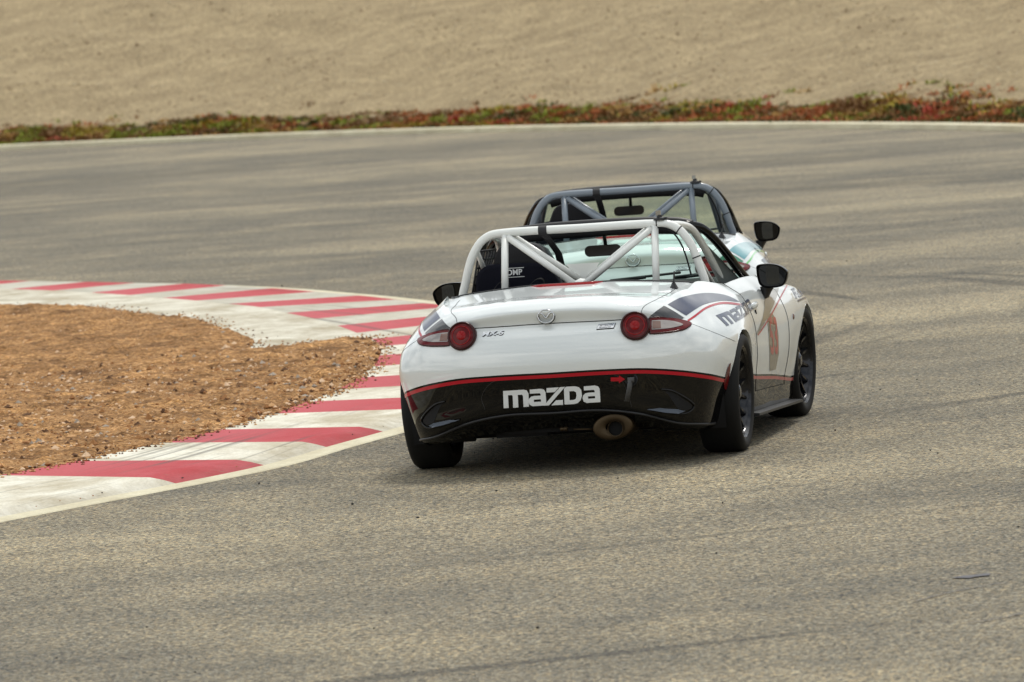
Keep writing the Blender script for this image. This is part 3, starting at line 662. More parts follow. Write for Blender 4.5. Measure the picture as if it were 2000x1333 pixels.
# door mirror outline, seen from behind (measured): u outward, w up
MOUT = [((x-712)/2755, .065-(y-262)/2810) for x, y in [(712, 300), (735, 272), (800, 262), (900, 262), (1000, 278), (1080, 312), (1140, 362), (1163, 400), (1155, 470), (1130, 540), (1090, 590), (1040, 612), (950, 622), (850, 618), (790, 600), (745, 560), (722, 480), (712, 380)]]
MGL = [((x-712)/2755, .065-(y-262)/2810) for x, y in [(858, 300), (900, 288), (970, 295), (1045, 330), (1090, 385), (1102, 430), (1088, 500), (1050, 548), (1000, 572), (900, 576), (862, 560), (848, 480), (846, 380)]]
def door_mirror(parent, s):
    o = empty('door_mirror', (0, 0, 0), (0, 0, 0)); o.parent = parent
    cx_, cy2, cz = .777, 1.18, .812
    out = spline(MOUT+[MOUT[0]], 3)[:-1]; n = len(out); cen = out.mean(0)
    V = []; F = []
    lay = [(0, .90), (-.010, .98), (.0, 1.0), (.03, 1.0), (.07, .93), (.10, .78), (.122, .52), (.130, .2)]
    for dy, k in lay:
        for p in out: q = cen+(p-cen)*k; V.append((s*(cx_+q[0]), cy2+dy, cz+q[1]))
    for i in range(len(lay)-1):
        for j in range(n): F.append((i*n+j, i*n+(j+1) % n, (i+1)*n+(j+1) % n, (i+1)*n+j))
    F.append(tuple((len(lay)-1)*n+j for j in range(n)))
    h = MB().add(V, F)
    inner = []
    for dy, k in ((0, .90), (.012, .86)):
        for p in out: q = cen+(p-cen)*k; inner.append((s*(cx_+q[0]), cy2+dy, cz+q[1]))
    h.add(inner, [(j, n+j, n+(j+1) % n, (j+1) % n) for j in range(n)]+[tuple(n+j for j in range(n))])
    h.build('housing', M_satin if False else M_black, o, auto=60)
    g = []; tilt = .16
    gout = spline(MGL+[MGL[0]], 4)[:-1]; n = len(gout)
    for q in gout: g.append((s*(cx_+q[0]), cy2+.006+(q[0]-cen[0])*tilt, cz+q[1]))
    gl = MB().add(g, [tuple(range(n)) if s < 0 else tuple(range(n-1, -1, -1))]).build('mirror_glass', M_mirror, o, smooth=False)
    st = MB()   # foot: tapering bracket down to the door skin
    a, b = Vector((s*(cx_+.045), cy2+.05, cz-.055)), Vector((s*(cx_+.03), cy2+.06, cz-.115))
    V = []
    for c, wx, wy in ((a, .040, .045), (a*.5+b*.5, .026, .042), (b, .016, .055)):
        for k in range(12): t = 2*math.pi*k/12; V.append((c.x+wx*math.cos(t), c.y+wy*math.sin(t), c.z))
    st.add(V, [(i*12+j, i*12+(j+1) % 12, (i+1)*12+(j+1) % 12, (i+1)*12+j) for i in range(2) for j in range(12)])
    st.build('stalk', M_satin, o, auto=50)
    return o

HOOP = [(-.628, .845), (-.612, .90), (-.592, .97), (-.570, 1.03), (-.545, 1.075), (-.512, 1.115), (-.465, 1.143), (-.40, 1.152), (0, 1.153), (.40, 1.152), (.465, 1.143), (.512, 1.115), (.545, 1.075), (.570, 1.03), (.592, .97), (.612, .90), (.628, .845)]
HY = .38
def cage(parent, m):
    hp = spline([(x, HY, z) for x, z in [(-.66, .55)]+HOOP+[(.66, .55)]], 5)
    MB().tube(hp, .0215, 18).build('main_hoop', m, parent)
    for s in (-1, 1):
        MB().tube([(s*.388, HY-.005, 1.138), (s*.392, .27, .80)], .0185, 16).build('upright', m, parent)
        MB().tube([(s*.372, HY-.012, 1.130), (s*.02, .28, .868)], .0175, 16).build('diagonal_brace', m, parent)
        MB().tube([(s*.352, HY+.03, 1.130), (s*.028-.008, .45, .893)], .0175, 16).build('rear_stay', m, parent)
        leg = spline([(s*.470, HY, 1.142), (s*.492, .60, 1.128), (s*.505, .80, 1.10), (s*.520, .93, 1.05), (s*.553, 1.10, .925), (s*.585, 1.25, .79), (s*.60, 1.33, .70)], 6)
        MB().tube(leg, .020, 16).build('front_leg', m, parent)
        MB().tube([(s*.545, HY+.02, 1.07), (s*.560, .70, .93), (s*.60, 1.0, .74)], .013, 12).build('side_bar', m, parent)
    MB().add([(-.095, .452, .969), (.078, .452, .969), (.02, .452, .885), (-.035, .452, .885), (-.095, .457, .969), (.078, .457, .969), (.02, .457, .885), (-.035, .457, .885)], [(0, 1, 2, 3), (7, 6, 5, 4), (0, 4, 5, 1), (1, 5, 6, 2), (2, 6, 7, 3), (3, 7, 4, 0)]).build('gusset_plate', m, parent, smooth=False)
    MB().lathe([(0, 0), (.085, 0), (.085, .004), (.0, .03)], axisM((0, .30, .872), (0, -.2, 1)), 20, sx=1, sy=.6).build('brace_foot', m, parent)

def seat_and_belts(parent):
    st = empty('seat', (0, 0, 0), (0, 0, 0)); st.parent = parent
    def slab(outl, y0, y1, nm, m, bulge=.03, tilt=.12):
        n = len(outl); cz = np.mean([p[1] for p in outl]); cxx = np.mean([p[0] for p in outl]); V = []
        lay = [(0, .90), (.015, .985), (.5, 1.0), (.985, .985), (1, .90)]
        for t, k in lay:
            for p in outl: V.append((cxx+(p[0]-cxx)*k, y0+(y1-y0)*t-(p[1]-.5)*tilt, cz+(p[1]-cz)*k))
        F = [(i*n+j, i*n+(j+1) % n, (i+1)*n+(j+1) % n, (i+1)*n+j) for i in range(len(lay)-1) for j in range(n)]
        c0 = len(V); V.append((cxx, y0-bulge-(cz-.5)*tilt, cz)); c1 = len(V); V.append((cxx, y1+bulge*.2-(cz-.5)*tilt, cz))
        F += [(c0, (j+1) % n, j) for j in range(n)]+[(c1, (len(lay)-1)*n+j, (len(lay)-1)*n+(j+1) % n) for j in range(n)]
        return MB().add(V, F).build(nm, m, st)
    back = spline([(-.145, .50), (-.135, .80), (-.150, .90), (-.20, .965), (-.27, .985), (-.345, .990), (-.42, .990), (-.52, .985), (-.568, .94), (-.578, .82), (-.56, .50), (-.35, .48), (-.145, .50)], 4)[:-1]
    b = slab([tuple(p) for p in back], .52, .66, 'backrest', M_seat)
    head = spline([(-.20, .95), (-.215, 1.02), (-.25, 1.075), (-.345, 1.092), (-.44, 1.075), (-.475, 1.02), (-.49, .95), (-.345, .93), (-.20, .95)], 4)[:-1]
    slab([tuple(p) for p in head], .56, .66, 'head_support', mat('charcoal_fabric', (.016, .016, .02, 1), .8), .015)
    P, T = text2d('OMP', .041, 0, .001)
    mb = MB()
    mb.add([(-.360+p[0]*.95, .415, .945+p[1]) for p in P], T); 
    for z in (.968, .922): mb.box((-.360, .415, z), (.052, .0008, .0016))
    mb.build('lettering', M_white_v, b, smooth=False)
    for sx in (-.09, .09): # harness slots
        MB().lathe([(.052, 0), (.060, .008), (.052, .014)], axisM((-.345+sx, .432, .862), (0, -1, 0)), 24, sx=1.0, sy=.55).build('harness_slot', M_matt, b)
    MB().box((-.345, .86, .46), (.20, .26, .05)).build('cushion', M_seat, st)
    return st
def strap(parent):
    mb = MB()
    mb.lathe([(.0235, -.022), (.0245, -.018), (.0245, .018), (.0235, .022)], axisM((-.190, HY, 1.1525), (1, 0, 0)), 24)
    mb.tube([(-.188, HY+.012, 1.135), (-.175, HY+.10, 1.09), (-.160, .62, 1.02), (-.150, .64, .94)], .020, 10, flat=.25)
    return mb.build('harness_strap', M_strap, parent)

def driver(host):
    """seated driver, mostly hidden by the seat: one skinned body plus helmet"""
    o = None
    pts = [(-.345, .86, .42), (-.345, .80, .60), (-.345, .78, .72), (-.345, .785, .80), (-.345, .80, .86),                     # 0-4 pelvis..neck
           (-.49, .80, .76), (-.56, .96, .66), (-.47, 1.10, .74), (-.20, .80, .76), (-.13, .96, .66), (-.22, 1.10, .74),           # arms
           (-.43, 1.20, .50), (-.43, 1.55, .34), (-.26, 1.20, .50), (-.26, 1.55, .34), (-.345, .82, .93)]
    ed = [(0, 1), (1, 2), (2, 3), (3, 4), (3, 5), (5, 6), (6, 7), (3, 8), (8, 9), (9, 10), (0, 11), (11, 12), (0, 13), (13, 14), (4, 15)]
    rad = [.15, .15, .16, .10, .055, .07, .05, .035, .07, .05, .035, .08, .05, .08, .05, .07]
    me = bpy.data.meshes.new('person'); me.from_pydata(pts, ed, []); o = bpy.data.objects.new('person', me); COL.objects.link(o)
    sk = o.modifiers.new('skin', 'SKIN'); ss = o.modifiers.new('sub', 'SUBSURF'); ss.levels = 1; ss.render_levels = 1
    for v, r_ in zip(me.skin_vertices[0].data, rad): v.radius = (r_, r_)
    me.skin_vertices[0].data[0].use_root = True
    me.materials.append(M_suit)
    hm = MB().lathe([(.0, .150), (.05, .142), (.095, .112), (.122, .06), (.130, .0), (.127, -.05), (.112, -.10), (.095, -.125), (.0, -.125)], axisM((-.345, .84, .925), (0, .1, 1)), 28, sx=.92, sy=1.12).build('helmet', M_satin, o)
    vz = MB().lathe([(.128, -.02), (.131, .02), (.120, .06)], axisM((-.345, .846, .925), (0, .1, 1)), 28, sx=.93, sy=1.13).build('visor', M_black, hm)
    return o

def build_car(name, style, loc, yaw, label):
    white = style == 'white'
    root = empty(name, loc, (0, 0, -yaw)); tag(root, label, 'race car', 'white roadsters on the track')
    m_cage = M_cagew if white else M_cageg
    c1, c2 = (M_navy, M_red) if white else (M_teal, M_green)
    OB = obl(1)
    # -------- body panels
    body = panel('body', lambda u, v, s: not (is_bumper(u, v, s) or is_lid(u, v, s) or is_door(u, v, s)), [M_white, M_black], root, low)
    bump = panel('rear_bumper', is_bumper, [M_white, M_black], root, low)
    lid = panel('boot_lid', is_lid, [M_white], root)
    doors = {}
    for s_ in (1, -1):
        doors[s_] = panel('door', lambda u, v, s, q=s_: is_door(u, v, s) and s == q, [M_white, M_black], root, low)
        # handle
        hb = MB(); n = 14; V = []
        for k, (yy, hz, dd) in enumerate([(.64, .004, .0), (.65, .014, .022), (.69, .017, .030), (.75, .017, .032), (.80, .014, .026), (.83, .010, .012), (.84, .004, 0)]):
            for j in range(n):
                a = math.pi*2*j/n; h, nn, ix, ds = BVH.ray_cast(Vector((s_*3, yy, .690)), Vector((-s_, 0, 0)))
                V.append((h.x+s_*(dd*.36+dd*.40*math.cos(a)), yy, .690+hz*math.sin(a)))
        hb.add(V, [(i*n+j, i*n+(j+1) % n, (i+1)*n+(j+1) % n, (i+1)*n+j) for i in range(6) for j in range(n)])
        hb.build('handle', M_white, doors[s_])
        h, nn, ix, ds = BVH.ray_cast(Vector((s_*3, .705, .655)), Vector((-s_, 0, 0)))
        MB().lathe([(.012, 0), (.011, .004), (0, .004)], axisM(h, (s_, 0, .2)), 16).build('key_lock', M_gap, doors[s_])
    # arch lips and inner wells
    for s_ in (1, -1):
        for (ay, az, ar) in ARCH:
            mb = MB(); V = []; F = []; n = 44
            for k in range(n+1):
                a = R(-24)+(math.pi+R(48))*k/n; y_, z_ = ay+ar*math.cos(a), az+ar*math.sin(a)
                h, nn, ix, ds = BVH.ray_cast(Vector((s_*3, ay+(ar+.012)*math.cos(a), az+(ar+.012)*math.sin(a))), Vector((-s_, 0, 0)))
                x_ = abs(h.x) if h is not None and abs(h.x) > .6 else (abs(V[-3][0]) if V else .82)
                V += [(s_*(x_-.0005), y_, z_), (s_*(x_-.03), ay+(ar-.004)*math.cos(a), az+(ar-.004)*math.sin(a)), (s_*(x_-.035), ay+(ar+.02)*math.cos(a), az+(ar+.02)*math.sin(a))]
            F = [(i*3+j, i*3+j+1, (i+1)*3+j+1, (i+1)*3+j) for i in range(n) for j in range(2)]
            mb.add(V, F).build('arch_lip', M_white, root)
            V = []
            for k in range(n+1):
                a = R(-24)+(math.pi+R(48))*k/n
                for xx in (.83, .48): V.append((s_*xx*(1 if xx > .5 else 1), ay+(ar+.022)*math.cos(a), az+(ar+.022)*math.sin(a)))
            F = [(i*2, i*2+1, (i+1)*2+1, (i+1)*2) for i in range(n)]; c = len(V); V.append((s_*.48, ay, az))
            F += [(c, i*2+1, (i+1)*2+1) for i in range(n)]
            V = [((s_*min(abs(v[0]), .795)), v[1], v[2]) for v in V]
            MB().add(V, F).build('wheel_well', M_matt, root)
    # underbody and diffuser edge
    ub = MB(); ub.box((0, 1.36, .150), (.72, 1.22, .025)); ub.box((.06, -.02, .205), (.50, .20, .03)); ub.box((0, -.10, .27), (.44, .50, .06)); ub.box((.02, -.45, .235), (.30, .16, .045))
    ub.box((-.20, -.42, .20), (.13, .13, .03)); ub.tube([(-.75, 0, .28), (-.3, 0, .22), (.3, 0, .22), (.75, 0, .28)], .035, 8); ub.build('underbody', M_matt, root, smooth=False)
    # side skirts
    for s_ in (1, -1):
        MB().add([(s_*.80, .34, .165), (s_*.868, .34, .160), (s_*.80, 1.96, .115), (s_*.868, 1.96, .110), (s_*.80, .34, .140), (s_*.868, .34, .148), (s_*.80, 1.96, .09), (s_*.868, 1.96, .098)],
                 [(0, 1, 3, 2), (1, 5, 7, 3), (5, 4, 6, 7), (0, 4, 5, 1), (2, 3, 7, 6)]).build('side_skirt', M_satin, root, smooth=False)
    # bumper lip: thin polished edge along the crease
    lipP = [G[i, int(np.argmin(abs(vst-1.0)))] for i in range(NU) if ust[i] <= 5.0]
    lp = [Vector((-p[0], p[1]-.003, p[2])) for p in lipP[::-1]]+[Vector((p[0], p[1]-.003, p[2])) for p in lipP[1:]]
    MB().tube(lp[::2], .007, 8).build('lip_edge', M_satin, bump)
    # -------- cockpit tub
    ij = [(i, NV-1) for i in range(NU)]
    rim_ = [VB[a*NV+NV-1] for a in range(NRG)]
    V = []; F = []; n = NRG
    lay = [(0, 0), (.012, .018), (.02, .05), (.03, .36), (.03, .60)]
    for ins_, dn in lay:
        for p in rim_:
            q = np.array([p[0], p[1]-.9, 0]); q = q/max(np.linalg.norm(q), .01)
            V.append((p[0]-q[0]*ins_, p[1]-q[1]*ins_, (p[2]-dn) if dn < .3 else (.52 if dn < .5 else .20)))
    for i in range(len(lay)-1):
        for j in range(n): F.append((i*n+j, (i+1)*n+j, (i+1)*n+(j+1) % n, i*n+(j+1) % n))
    F.append(tuple((len(lay)-1)*n+j for j in range(n)))
    MB().add(V, F).build('cockpit_tub', M_matt, root)
    # black rubber trim round the opening
    rp = [Vector(rim_[k])+Vector((0, 0, .002)) for k in range(0, n, 3)]
    MB().tube(rp+[rp[0]], .0045, 8, caps=False).build('cockpit_seal', M_satin, root)
    # dash top and steering wheel
    V = []
    for y_, z_, hw in ((1.16, .74, .60), (1.20, .80, .60), (1.30, .818, .61), (1.45, .812, .62), (1.75, .795, .50), (1.90, .78, .2)):
        for t in np.linspace(-1, 1, 13): V.append((t*hw, y_, z_-(.02 if abs(t) > .95 else 0)+(.018*math.exp(-((t*hw+.345)/.14)**2) if y_ < 1.4 else 0)))
    MB().add(V, [(i*13+j, i*13+j+1, (i+1)*13+j+1, (i+1)*13+j) for i in range(5) for j in range(12)]).build('dashboard', M_matt, root)
    a = axisM((-.345, 1.09, .74), (0, -1, .35)); sw = MB()
    sw.tube([a @ Vector((.165*math.cos(t), .165*math.sin(t), 0)) for t in np.linspace(0, 2*math.pi, 33)], .014, 10, caps=False)
    for t in (0, math.pi, -math.pi/2): sw.tube([a @ Vector((0, 0, -.02)), a @ Vector((.16*math.cos(t), .16*math.sin(t), 0))], .013, 8)
    sw.build('steering_wheel', M_satin, root)
    MB().box((0, .9, .50), (.09, .42, .10)).build('centre_tunnel', M_matt, root, smooth=False)
    seat_and_belts(root); strap(root); cage(root, m_cage)
    # -------- windscreen
    HYW = .90
    top = [(-.52, HYW+.03, 1.085), (-.43, HYW, 1.112), (0, HYW-.02, 1.128), (.43, HYW, 1.112), (.52, HYW+.03, 1.085)]
    bot = [(-.665, 1.43, .785), (-.55, 1.62, .785), (0, 1.86, .795), (.55, 1.62, .785), (.665, 1.43, .785)]
    tp, bt = spline(top, 6), spline(bot, 6)[:len(spline(top, 6))]
    V = []; n = len(tp)
    for t in np.linspace(0, 1, 7):
        for a_, b_ in zip(tp, bt): q = a_+(b_-a_)*t; V.append((q[0], q[1]+.05*math.sin(t*math.pi)*0, q[2]+.020*math.sin(t*math.pi)))
    MB().add(V, [(i*n+j, i*n+j+1, (i+1)*n+j+1, (i+1)*n+j) for i in range(6) for j in range(n-1)]).build('windscreen', M_glass, root)
    fr = MB()
    hd = spline([(-.50, HYW+.01, 1.108), (-.42, HYW, 1.128), (0, HYW-.02, 1.144), (.42, HYW, 1.128), (.50, HYW+.01, 1.108)], 6)
    fr.tube(hd, .022, 12, flat=1.4); fr.build('header_rail', M_satin, root)
    MB().tube([Vector(p)+Vector((0, -.03, -.03)) for p in hd[2:-2]], .018, 10, flat=1.6).build('header_trim', M_matt, root)
    for s_ in (-1, 1):
        pl_ = spline([(s_*.455, HYW-.01, 1.120), (s_*.535, .93, 1.097), (s_*.583, 1.00, 1.042), (s_*.625, 1.12, .960), (s_*.670, 1.31, .842), (s_*.712, 1.47, .750)], 6)
        MB().tube(pl_, [.020]+[.0235]*(len(pl_)-2)+[.03], 12, flat=1.0).build('windscreen_pillar', M_black, root)
        MB().add([(s_*.515, 1.00, 1.02), (s_*.545, 1.02, 1.01), (s_*.690, 1.40, .755), (s_*.600, 1.24, .75)], [(0, 1, 2, 3)]).build('pillar_trim', M_grey, root, smooth=False)
    # wipers and interior mirror
    wp = MB()
    for x0, x1 in ((-.10, .30), (.25, .60)):
        wp.tube([(x0, 1.83-.18*abs(x0), .808), (x1, 1.74-.22*abs(x1), .835)], .007, 8); wp.tube([(x0, 1.85-.18*abs(x0), .80), ((x0+x1)/2, 1.80-.2*abs(x1), .818)], .009, 8)
    wp.build('wiper', M_satin, root)
    im = empty('rear_view_mirror', (0, 0, 0), (0, 0, 0)); im.parent = root
    rr = roundrect(.094, .029, .026); MB().add([(.008+p[0], 1.0-.0+p[0]*.12, 1.005+p[1]) for p in rr]+[(.008+p[0]*.93, 1.035+p[0]*.12, 1.005+p[1]*.8) for p in rr],
        [(i, (i+1) % len(rr), len(rr)+(i+1) % len(rr), len(rr)+i) for i in range(len(rr))]+[tuple(len(rr)+i for i in range(len(rr)))]).build('housing', M_satin, im)
    MB().add([(.008+p[0]*.96, 1.0+p[0]*.12, 1.005+p[1]*.93) for p in rr], [tuple(range(len(rr)))]).build('mirror_glass', M_dmir, im, smooth=False)
    MB().tube([(.02, 1.03, 1.02), (.02, .99, 1.10)], .010, 8).build('stem', M_satin, im)
    # camera puck on the hoop
    cp = MB(); cp.lathe([(0, 0), (.032, 0), (.030, .010), (.014, .014), (.012, .026), (0, .026)], axisM((.415, HY, 1.170), (0, 0, 1)), 20); cp.box((.437, HY, 1.177), (.018, .010, .005))
    cam_p = cp.build('camera_mount', M_satin, root, auto=40); MB().box((.410, HY, 1.205), (.0115, .010, .0125)).build('camera_body', M_chrome, cam_p, smooth=False)
    # cables along the right hoop, clamps
    cb = MB()
    for q in ((.40, 1.152), (.512, 1.115), (.592, .97)):
        k = min(range(len(HOOP)), key=lambda i: abs(HOOP[i][0]-q[0])+abs(HOOP[i][1]-q[1])); t = Vector((HOOP[min(k+1, len(HOOP)-1)][0]-HOOP[k-1][0], 0, HOOP[min(k+1, len(HOOP)-1)][1]-HOOP[k-1][1]))
        cb.lathe([(.0222, -.003), (.0232, 0), (.0222, .003)], axisM((q[0], HY, q[1]), t), 20)
    cb.tube(spline([(x-.016-.006*i, HY-.012, z-.017+.0*i) for i, (x, z) in enumerate([h for h in HOOP if h[0] >= .40])][:7], 4), .0045, 8)
    cb.build('cable_and_ties', M_matt, root)
    door_mirror(root, 1); door_mirror(root, -1)
    # window net on the driver's side
    nb = MB()
    for t in np.linspace(0, 1, 7):
        a_, b_ = Vector((-.555, .52, 1.06)), Vector((-.53, .86, 1.05)); c_, e_ = Vector((-.615, .52, .80)), Vector((-.64, .92, .79))
        nb.tube([a_.lerp(b_, t), c_.lerp(e_, t)], .006, 6); nb.tube([a_.lerp(c_, t), b_.lerp(e_, t)], .006, 6)
    nb.build('window_net', M_strap, root)
    # antenna
    h, nn, ix, ds = BVH.ray_cast(Vector((.545, -.12, 2)), Vector((0, 0, -1)))
    MB().lathe([(0, .030), (.008, .028), (.014, .012), (.022, 0)], axisM(h, (0, 0, 1)), 16, sx=.8, sy=1.5).tube([h+Vector((0, 0, .02)), h+Vector((.012, -.035, .085))], [.006, .0035], 8).build('antenna', M_satin, root)
    # -------- shut lines
    for s_ in (1, -1):
        OBs = OB if s_ == 1 else None
        i2 = int(np.argmin(abs(ust-2.0))); i0j = int(np.argmin(abs(vst-6.0)))
        line = [G[i2, j] for j in range(i0j, NV)]
        seam = [G[i, i0j] for i in range(i2+1)]
        b5 = int(np.argmin(abs(vst-5.0))); i4 = int(np.argmin(abs(ust-3.5))); i6 = int(np.argmin(abs(ust-5.45)))
        side = [G[i, b5] for i in range(i4, i6)]
        d1 = int(np.argmin(abs(ust-8))); d2 = int(np.argmin(abs(ust-11))); r2 = int(np.argmin(abs(vst-2.0)))
        dl = [G[d1, j] for j in range(NV-1, r2, -1)]+[G[i, r2] for i in range(d1, d2+1)]+[G[d2, j] for j in range(r2, NV)]
        for L_, wd in ((None, .0013), (seam, .0024), (1, .0011), (dl, .0016)):
            pts_ = []
            if not isinstance(L_, list):
                pxs = [(1252, 616), (1254, 605), (1259, 598), (1285, 584), (1310, 571), (1322, 562)] if L_ is None else [(1349, 632), (1380, 644), (1410, 656), (1436, 667)]
                for q in spline(pxs, 5):
                    a_, b_ = obl(s_)(q); h, nn, ix, ds = BVH.ray_cast(Vector(a_), Vector(b_))
                    if h is not None: pts_.append(h-Vector(b_)*.0006)
                MB().tube(pts_, wd, 6).build('panel_gap', M_gap, root); continue
            for p in L_:
                h, nn, ix, ds = BVH.find_nearest(Vector((p[0]*s_, p[1], p[2]))); pts_.append(h+nn*(.0006 if nn.dot(Vector((s_*p[0]*.3, p[1]-.8, p[2]-.4))) > 0 else -.0006))
            MB().tube(pts_, wd, 6).build('panel_gap', M_gap, root)
    # -------- red / green line over the black sill and bumper
    jr = int(np.argmin(abs(vst-ROW_STRIPE)))
    def rowband(o0, o1, u0, u1, nm, m, par, sides=(1, -1)):
        for s_ in sides:
            V = []; 
            for i in range(NU):
                if not (u0 <= ust[i] <= u1): continue
                if any(math.hypot(G[i, jr][1]-ay, G[i, jr][2]-.005-az) < ar+.004 for ay, az, ar in ARCH): V.append(None); continue
                p = G[i, jr]; n_ = Vector(VN[i*NV+jr])
                if n_.dot(Vector((p[0]*.5, p[1]-1.1 if p[1] < 0 else 0, 0))) < 0: n_ = -n_
                tv = Vector(G[i, jr-3]-p).normalized(); P = Vector(p)
                row = []
                for o_ in (o0, (o0+o1)/2, o1):
                    h, nn, ix, ds = BVH.find_nearest(P+tv*o_); row.append(h+n_*.0014)
                V.append([(q.x*s_, q.y, q.z) for q in row])
            VV = []; F = []
            for a_, b_ in zip(V[:-1], V[1:]):
                if a_ is None or b_ is None: continue
                k = len(VV); VV += a_+b_; F += [(k, k+1, k+4, k+3), (k+1, k+2, k+5, k+4)]
            if F:
                mm = MB().add(VV, F).build(nm, m, par)
                bm = bmesh.new(); bm.from_mesh(mm.data); bmesh.ops.remove_doubles(bm, verts=bm.verts, dist=1e-5); bm.to_mesh(mm.data); bm.free()
                mm.data.polygons.foreach_set('use_smooth', [True]*len(mm.data.polygons))
    rowband(.010, .027, 0, 5.6, 'stripe', c2, bump); rowband(.010, .026, 6.4, 12.2, 'stripe', c2, body)
    # -------- rear lettering and bumper details
    word_at('lettering', lambda q: Zc(*q), OB, M_white_v, bump, .002, 6)
    arrow = [(1193, 737.5), (1209, 737.5), (1209, 733.5), (1221, 741), (1209, 748.5), (1209, 745), (1193, 745)]
    decal('arrow_mark', [arrow], OB, M_red, bump, .002, 8)
    h, nn, ix, ds = BVH.ray_cast(Vector(OB((1233, 742))[0]), Vector(OB((1233, 742))[1]))
    te = MB().lathe([(.026, 0), (.030, .004), (.032, 0)], axisM(h, (0, -1, .1)), 32); te.build('tow_hook_ring', M_rim, bump)
    MB().lathe([(0, .0012), (.027, .0012)], axisM(h, (0, -1, .05)), 32).build('tow_hook_recess', M_matt, bump, smooth=False)
    MB().box(h+Vector((0, -.012, .0)), (.016, .010, .012)).tube([h+Vector((.0, -.022, .0)), h+Vector((-.008, -.028, -.04)), h+Vector((-.026, -.022, -.105))], .015, 8, flat=.2).build('tow_strap', M_strapg, bump)
    # number plate recess lines
    band('plate_recess', [(947, 800), (941, 775), (960, 748), (985, 741), (1195, 731), (1212, 740), (1226, 770), (1234, 795)], 1.3, OB, M_satin, bump, .001, 8)
    # air outlets at the bumper corners
    for s_ in (1, -1):
        o_ = empty('air_outlet', (0, 0, 0), (0, 0, 0)); o_.parent = bump
        rimP = [Z4(600, 503), Z4(690, 515), Z4(790, 565), Z4(870, 620), Z4(893, 650), Z4(870, 690), Z4(820, 717), Z4(760, 722), Z4(640, 710), Z4(560, 695), Z4(480, 680)]
        inn = [Z4(610, 508), Z4(700, 530), Z4(790, 585), Z4(870, 640), Z4(868, 672), Z4(820, 690), Z4(740, 672), Z4(700, 610), Z4(660, 550)]
        scoop = [Z4(480, 680), Z4(600, 668), Z4(716, 655), Z4(745, 676), Z4(820, 694), Z4(760, 716), Z4(640, 706), Z4(560, 692)]
        ray = obl(s_)
        decal('opening', [inn], ray, M_matt, o_, .0015, 8)
        sp_ = []
        for q in spline(rimP, 5):
            a_, b_ = ray(q); h, nn, ix, ds = BVH.ray_cast(Vector(a_), Vector(b_))
            if h is not None: sp_.append(h+Vector((0, -.004, 0)))
        MB().tube(sp_, .0055, 8).build('rim', M_black, o_)
        V = []; 
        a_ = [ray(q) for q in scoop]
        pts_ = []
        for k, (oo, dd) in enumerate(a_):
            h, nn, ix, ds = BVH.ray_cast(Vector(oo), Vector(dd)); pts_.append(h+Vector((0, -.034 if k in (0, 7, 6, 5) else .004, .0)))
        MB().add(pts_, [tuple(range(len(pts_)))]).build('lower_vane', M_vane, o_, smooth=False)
    # reflector at the arch edge
    for s_ in (1,):
        decal('reflector', [[Z4(1212, 268), Z4(1196, 282), Z4(1178, 330), Z4(1148, 460), Z4(1156, 500), Z4(1170, 508), Z4(1194, 420), Z4(1206, 330)]], obl(s_), M_lens, bump, .003, 6)
    # exhaust
    ex = empty('exhaust', (0, 0, 0), (0, 0, 0)); ex.parent = root
    e0 = px3(1197, 834, 1, -.73); aM = axisM(e0, (0, -1, .0), (1, 0, .10)); mu = MB()
    mu.lathe([(.97, -.30), (1.0, -.28), (1.0, -.012), (.97, 0), (.90, .004), (.5, .002), (.36, -.004)], aM @ Matrix.Diagonal((.103, .066, 1, 1)), 44).build('silencer', M_steel, ex, auto=50)
    pc = px3(1203, 837, 1, -.735); pM = axisM(pc, (0, -1, 0)); MB().lathe([(.036, -.02), (.040, .018), (.0385, .020), (.036, .018), (.036, -.015)], pM, 32).build('tail_pipe', M_steel, ex, auto=50)
    MB().lathe([(0, -.002), (.037, -.002)], axisM(pc, (0, -1, 0)), 32).build('pipe_bore', M_gap, ex, smooth=False)
    ra, rb = px3(1120, 839, 1, -.70), px3(1160, 838.5, 1, -.70); hb = MB().tube([ra, rb], .0045, 8); hb.lathe([(0, -.03), (.011, -.03), (.012, -.018), (.008, -.012), (.012, -.006), (.012, .006), (0, .006)], axisM(px3(1106, 838, 1, -.70), (1, 0, 0)), 14); hb.build('hanger_rod', M_steel, ex)
    # -------- lamps
    for s_ in (1, -1):
        L_ = empty('tail_light', (0, 0, 0), (0, 0, 0)); L_.parent = root
        cx_, cz = .4335*s_, .6925
        h, nn, ix, ds = BVH.ray_cast(Vector((cx_, -3, cz)), Vector((0, 1, 0)))
        if nn.y > 0: nn = -nn
        nn = (nn+Vector((0, -1.0, 0))).normalized()
        push = max((BVH.ray_cast(Vector((cx_+.072*math.cos(t), -3, cz+.072*math.sin(t))), Vector((0, 1, 0)))[0]-h).dot(nn) for t in np.linspace(0, 6.28, 16)); h = h+nn*(push+.001); lM = axisM(h+nn*.002, nn, (1, 0, 0))
        MB().lathe([(.060, .006), (.064, .014), (.069, .014), (.0735, .006), (.074, -.03)], lM, 56).build('lamp_surround', M_lensd, L_)
        MB().lathe([(0, .014), (.026, .0135), (.045, .012), (.061, .008)], lM, 56).build('lens', M_lens, L_)
        MB().lathe([(.044, .0135), (.0465, .0160), (.049, .0130)], lM, 56).build('light_ring', M_lensb, L_)
        MB().lathe([(0, .0165), (.022, .0160), (.024, .0142)], lM, 40).build('lens_centre', M_lensb, L_)
        ray = obl(s_) if s_ == 1 else obl(-1)
        wedge = [Z2(480, 985), Z2(560, 978), Z2(660, 988), Z2(760, 1005), Z2(845, 1035), Z2(800, 1075), Z2(700, 1100), Z2(600, 1113), Z2(490, 1122)]
        wedge = [tuple(p) for p in spline(wedge, 3)]
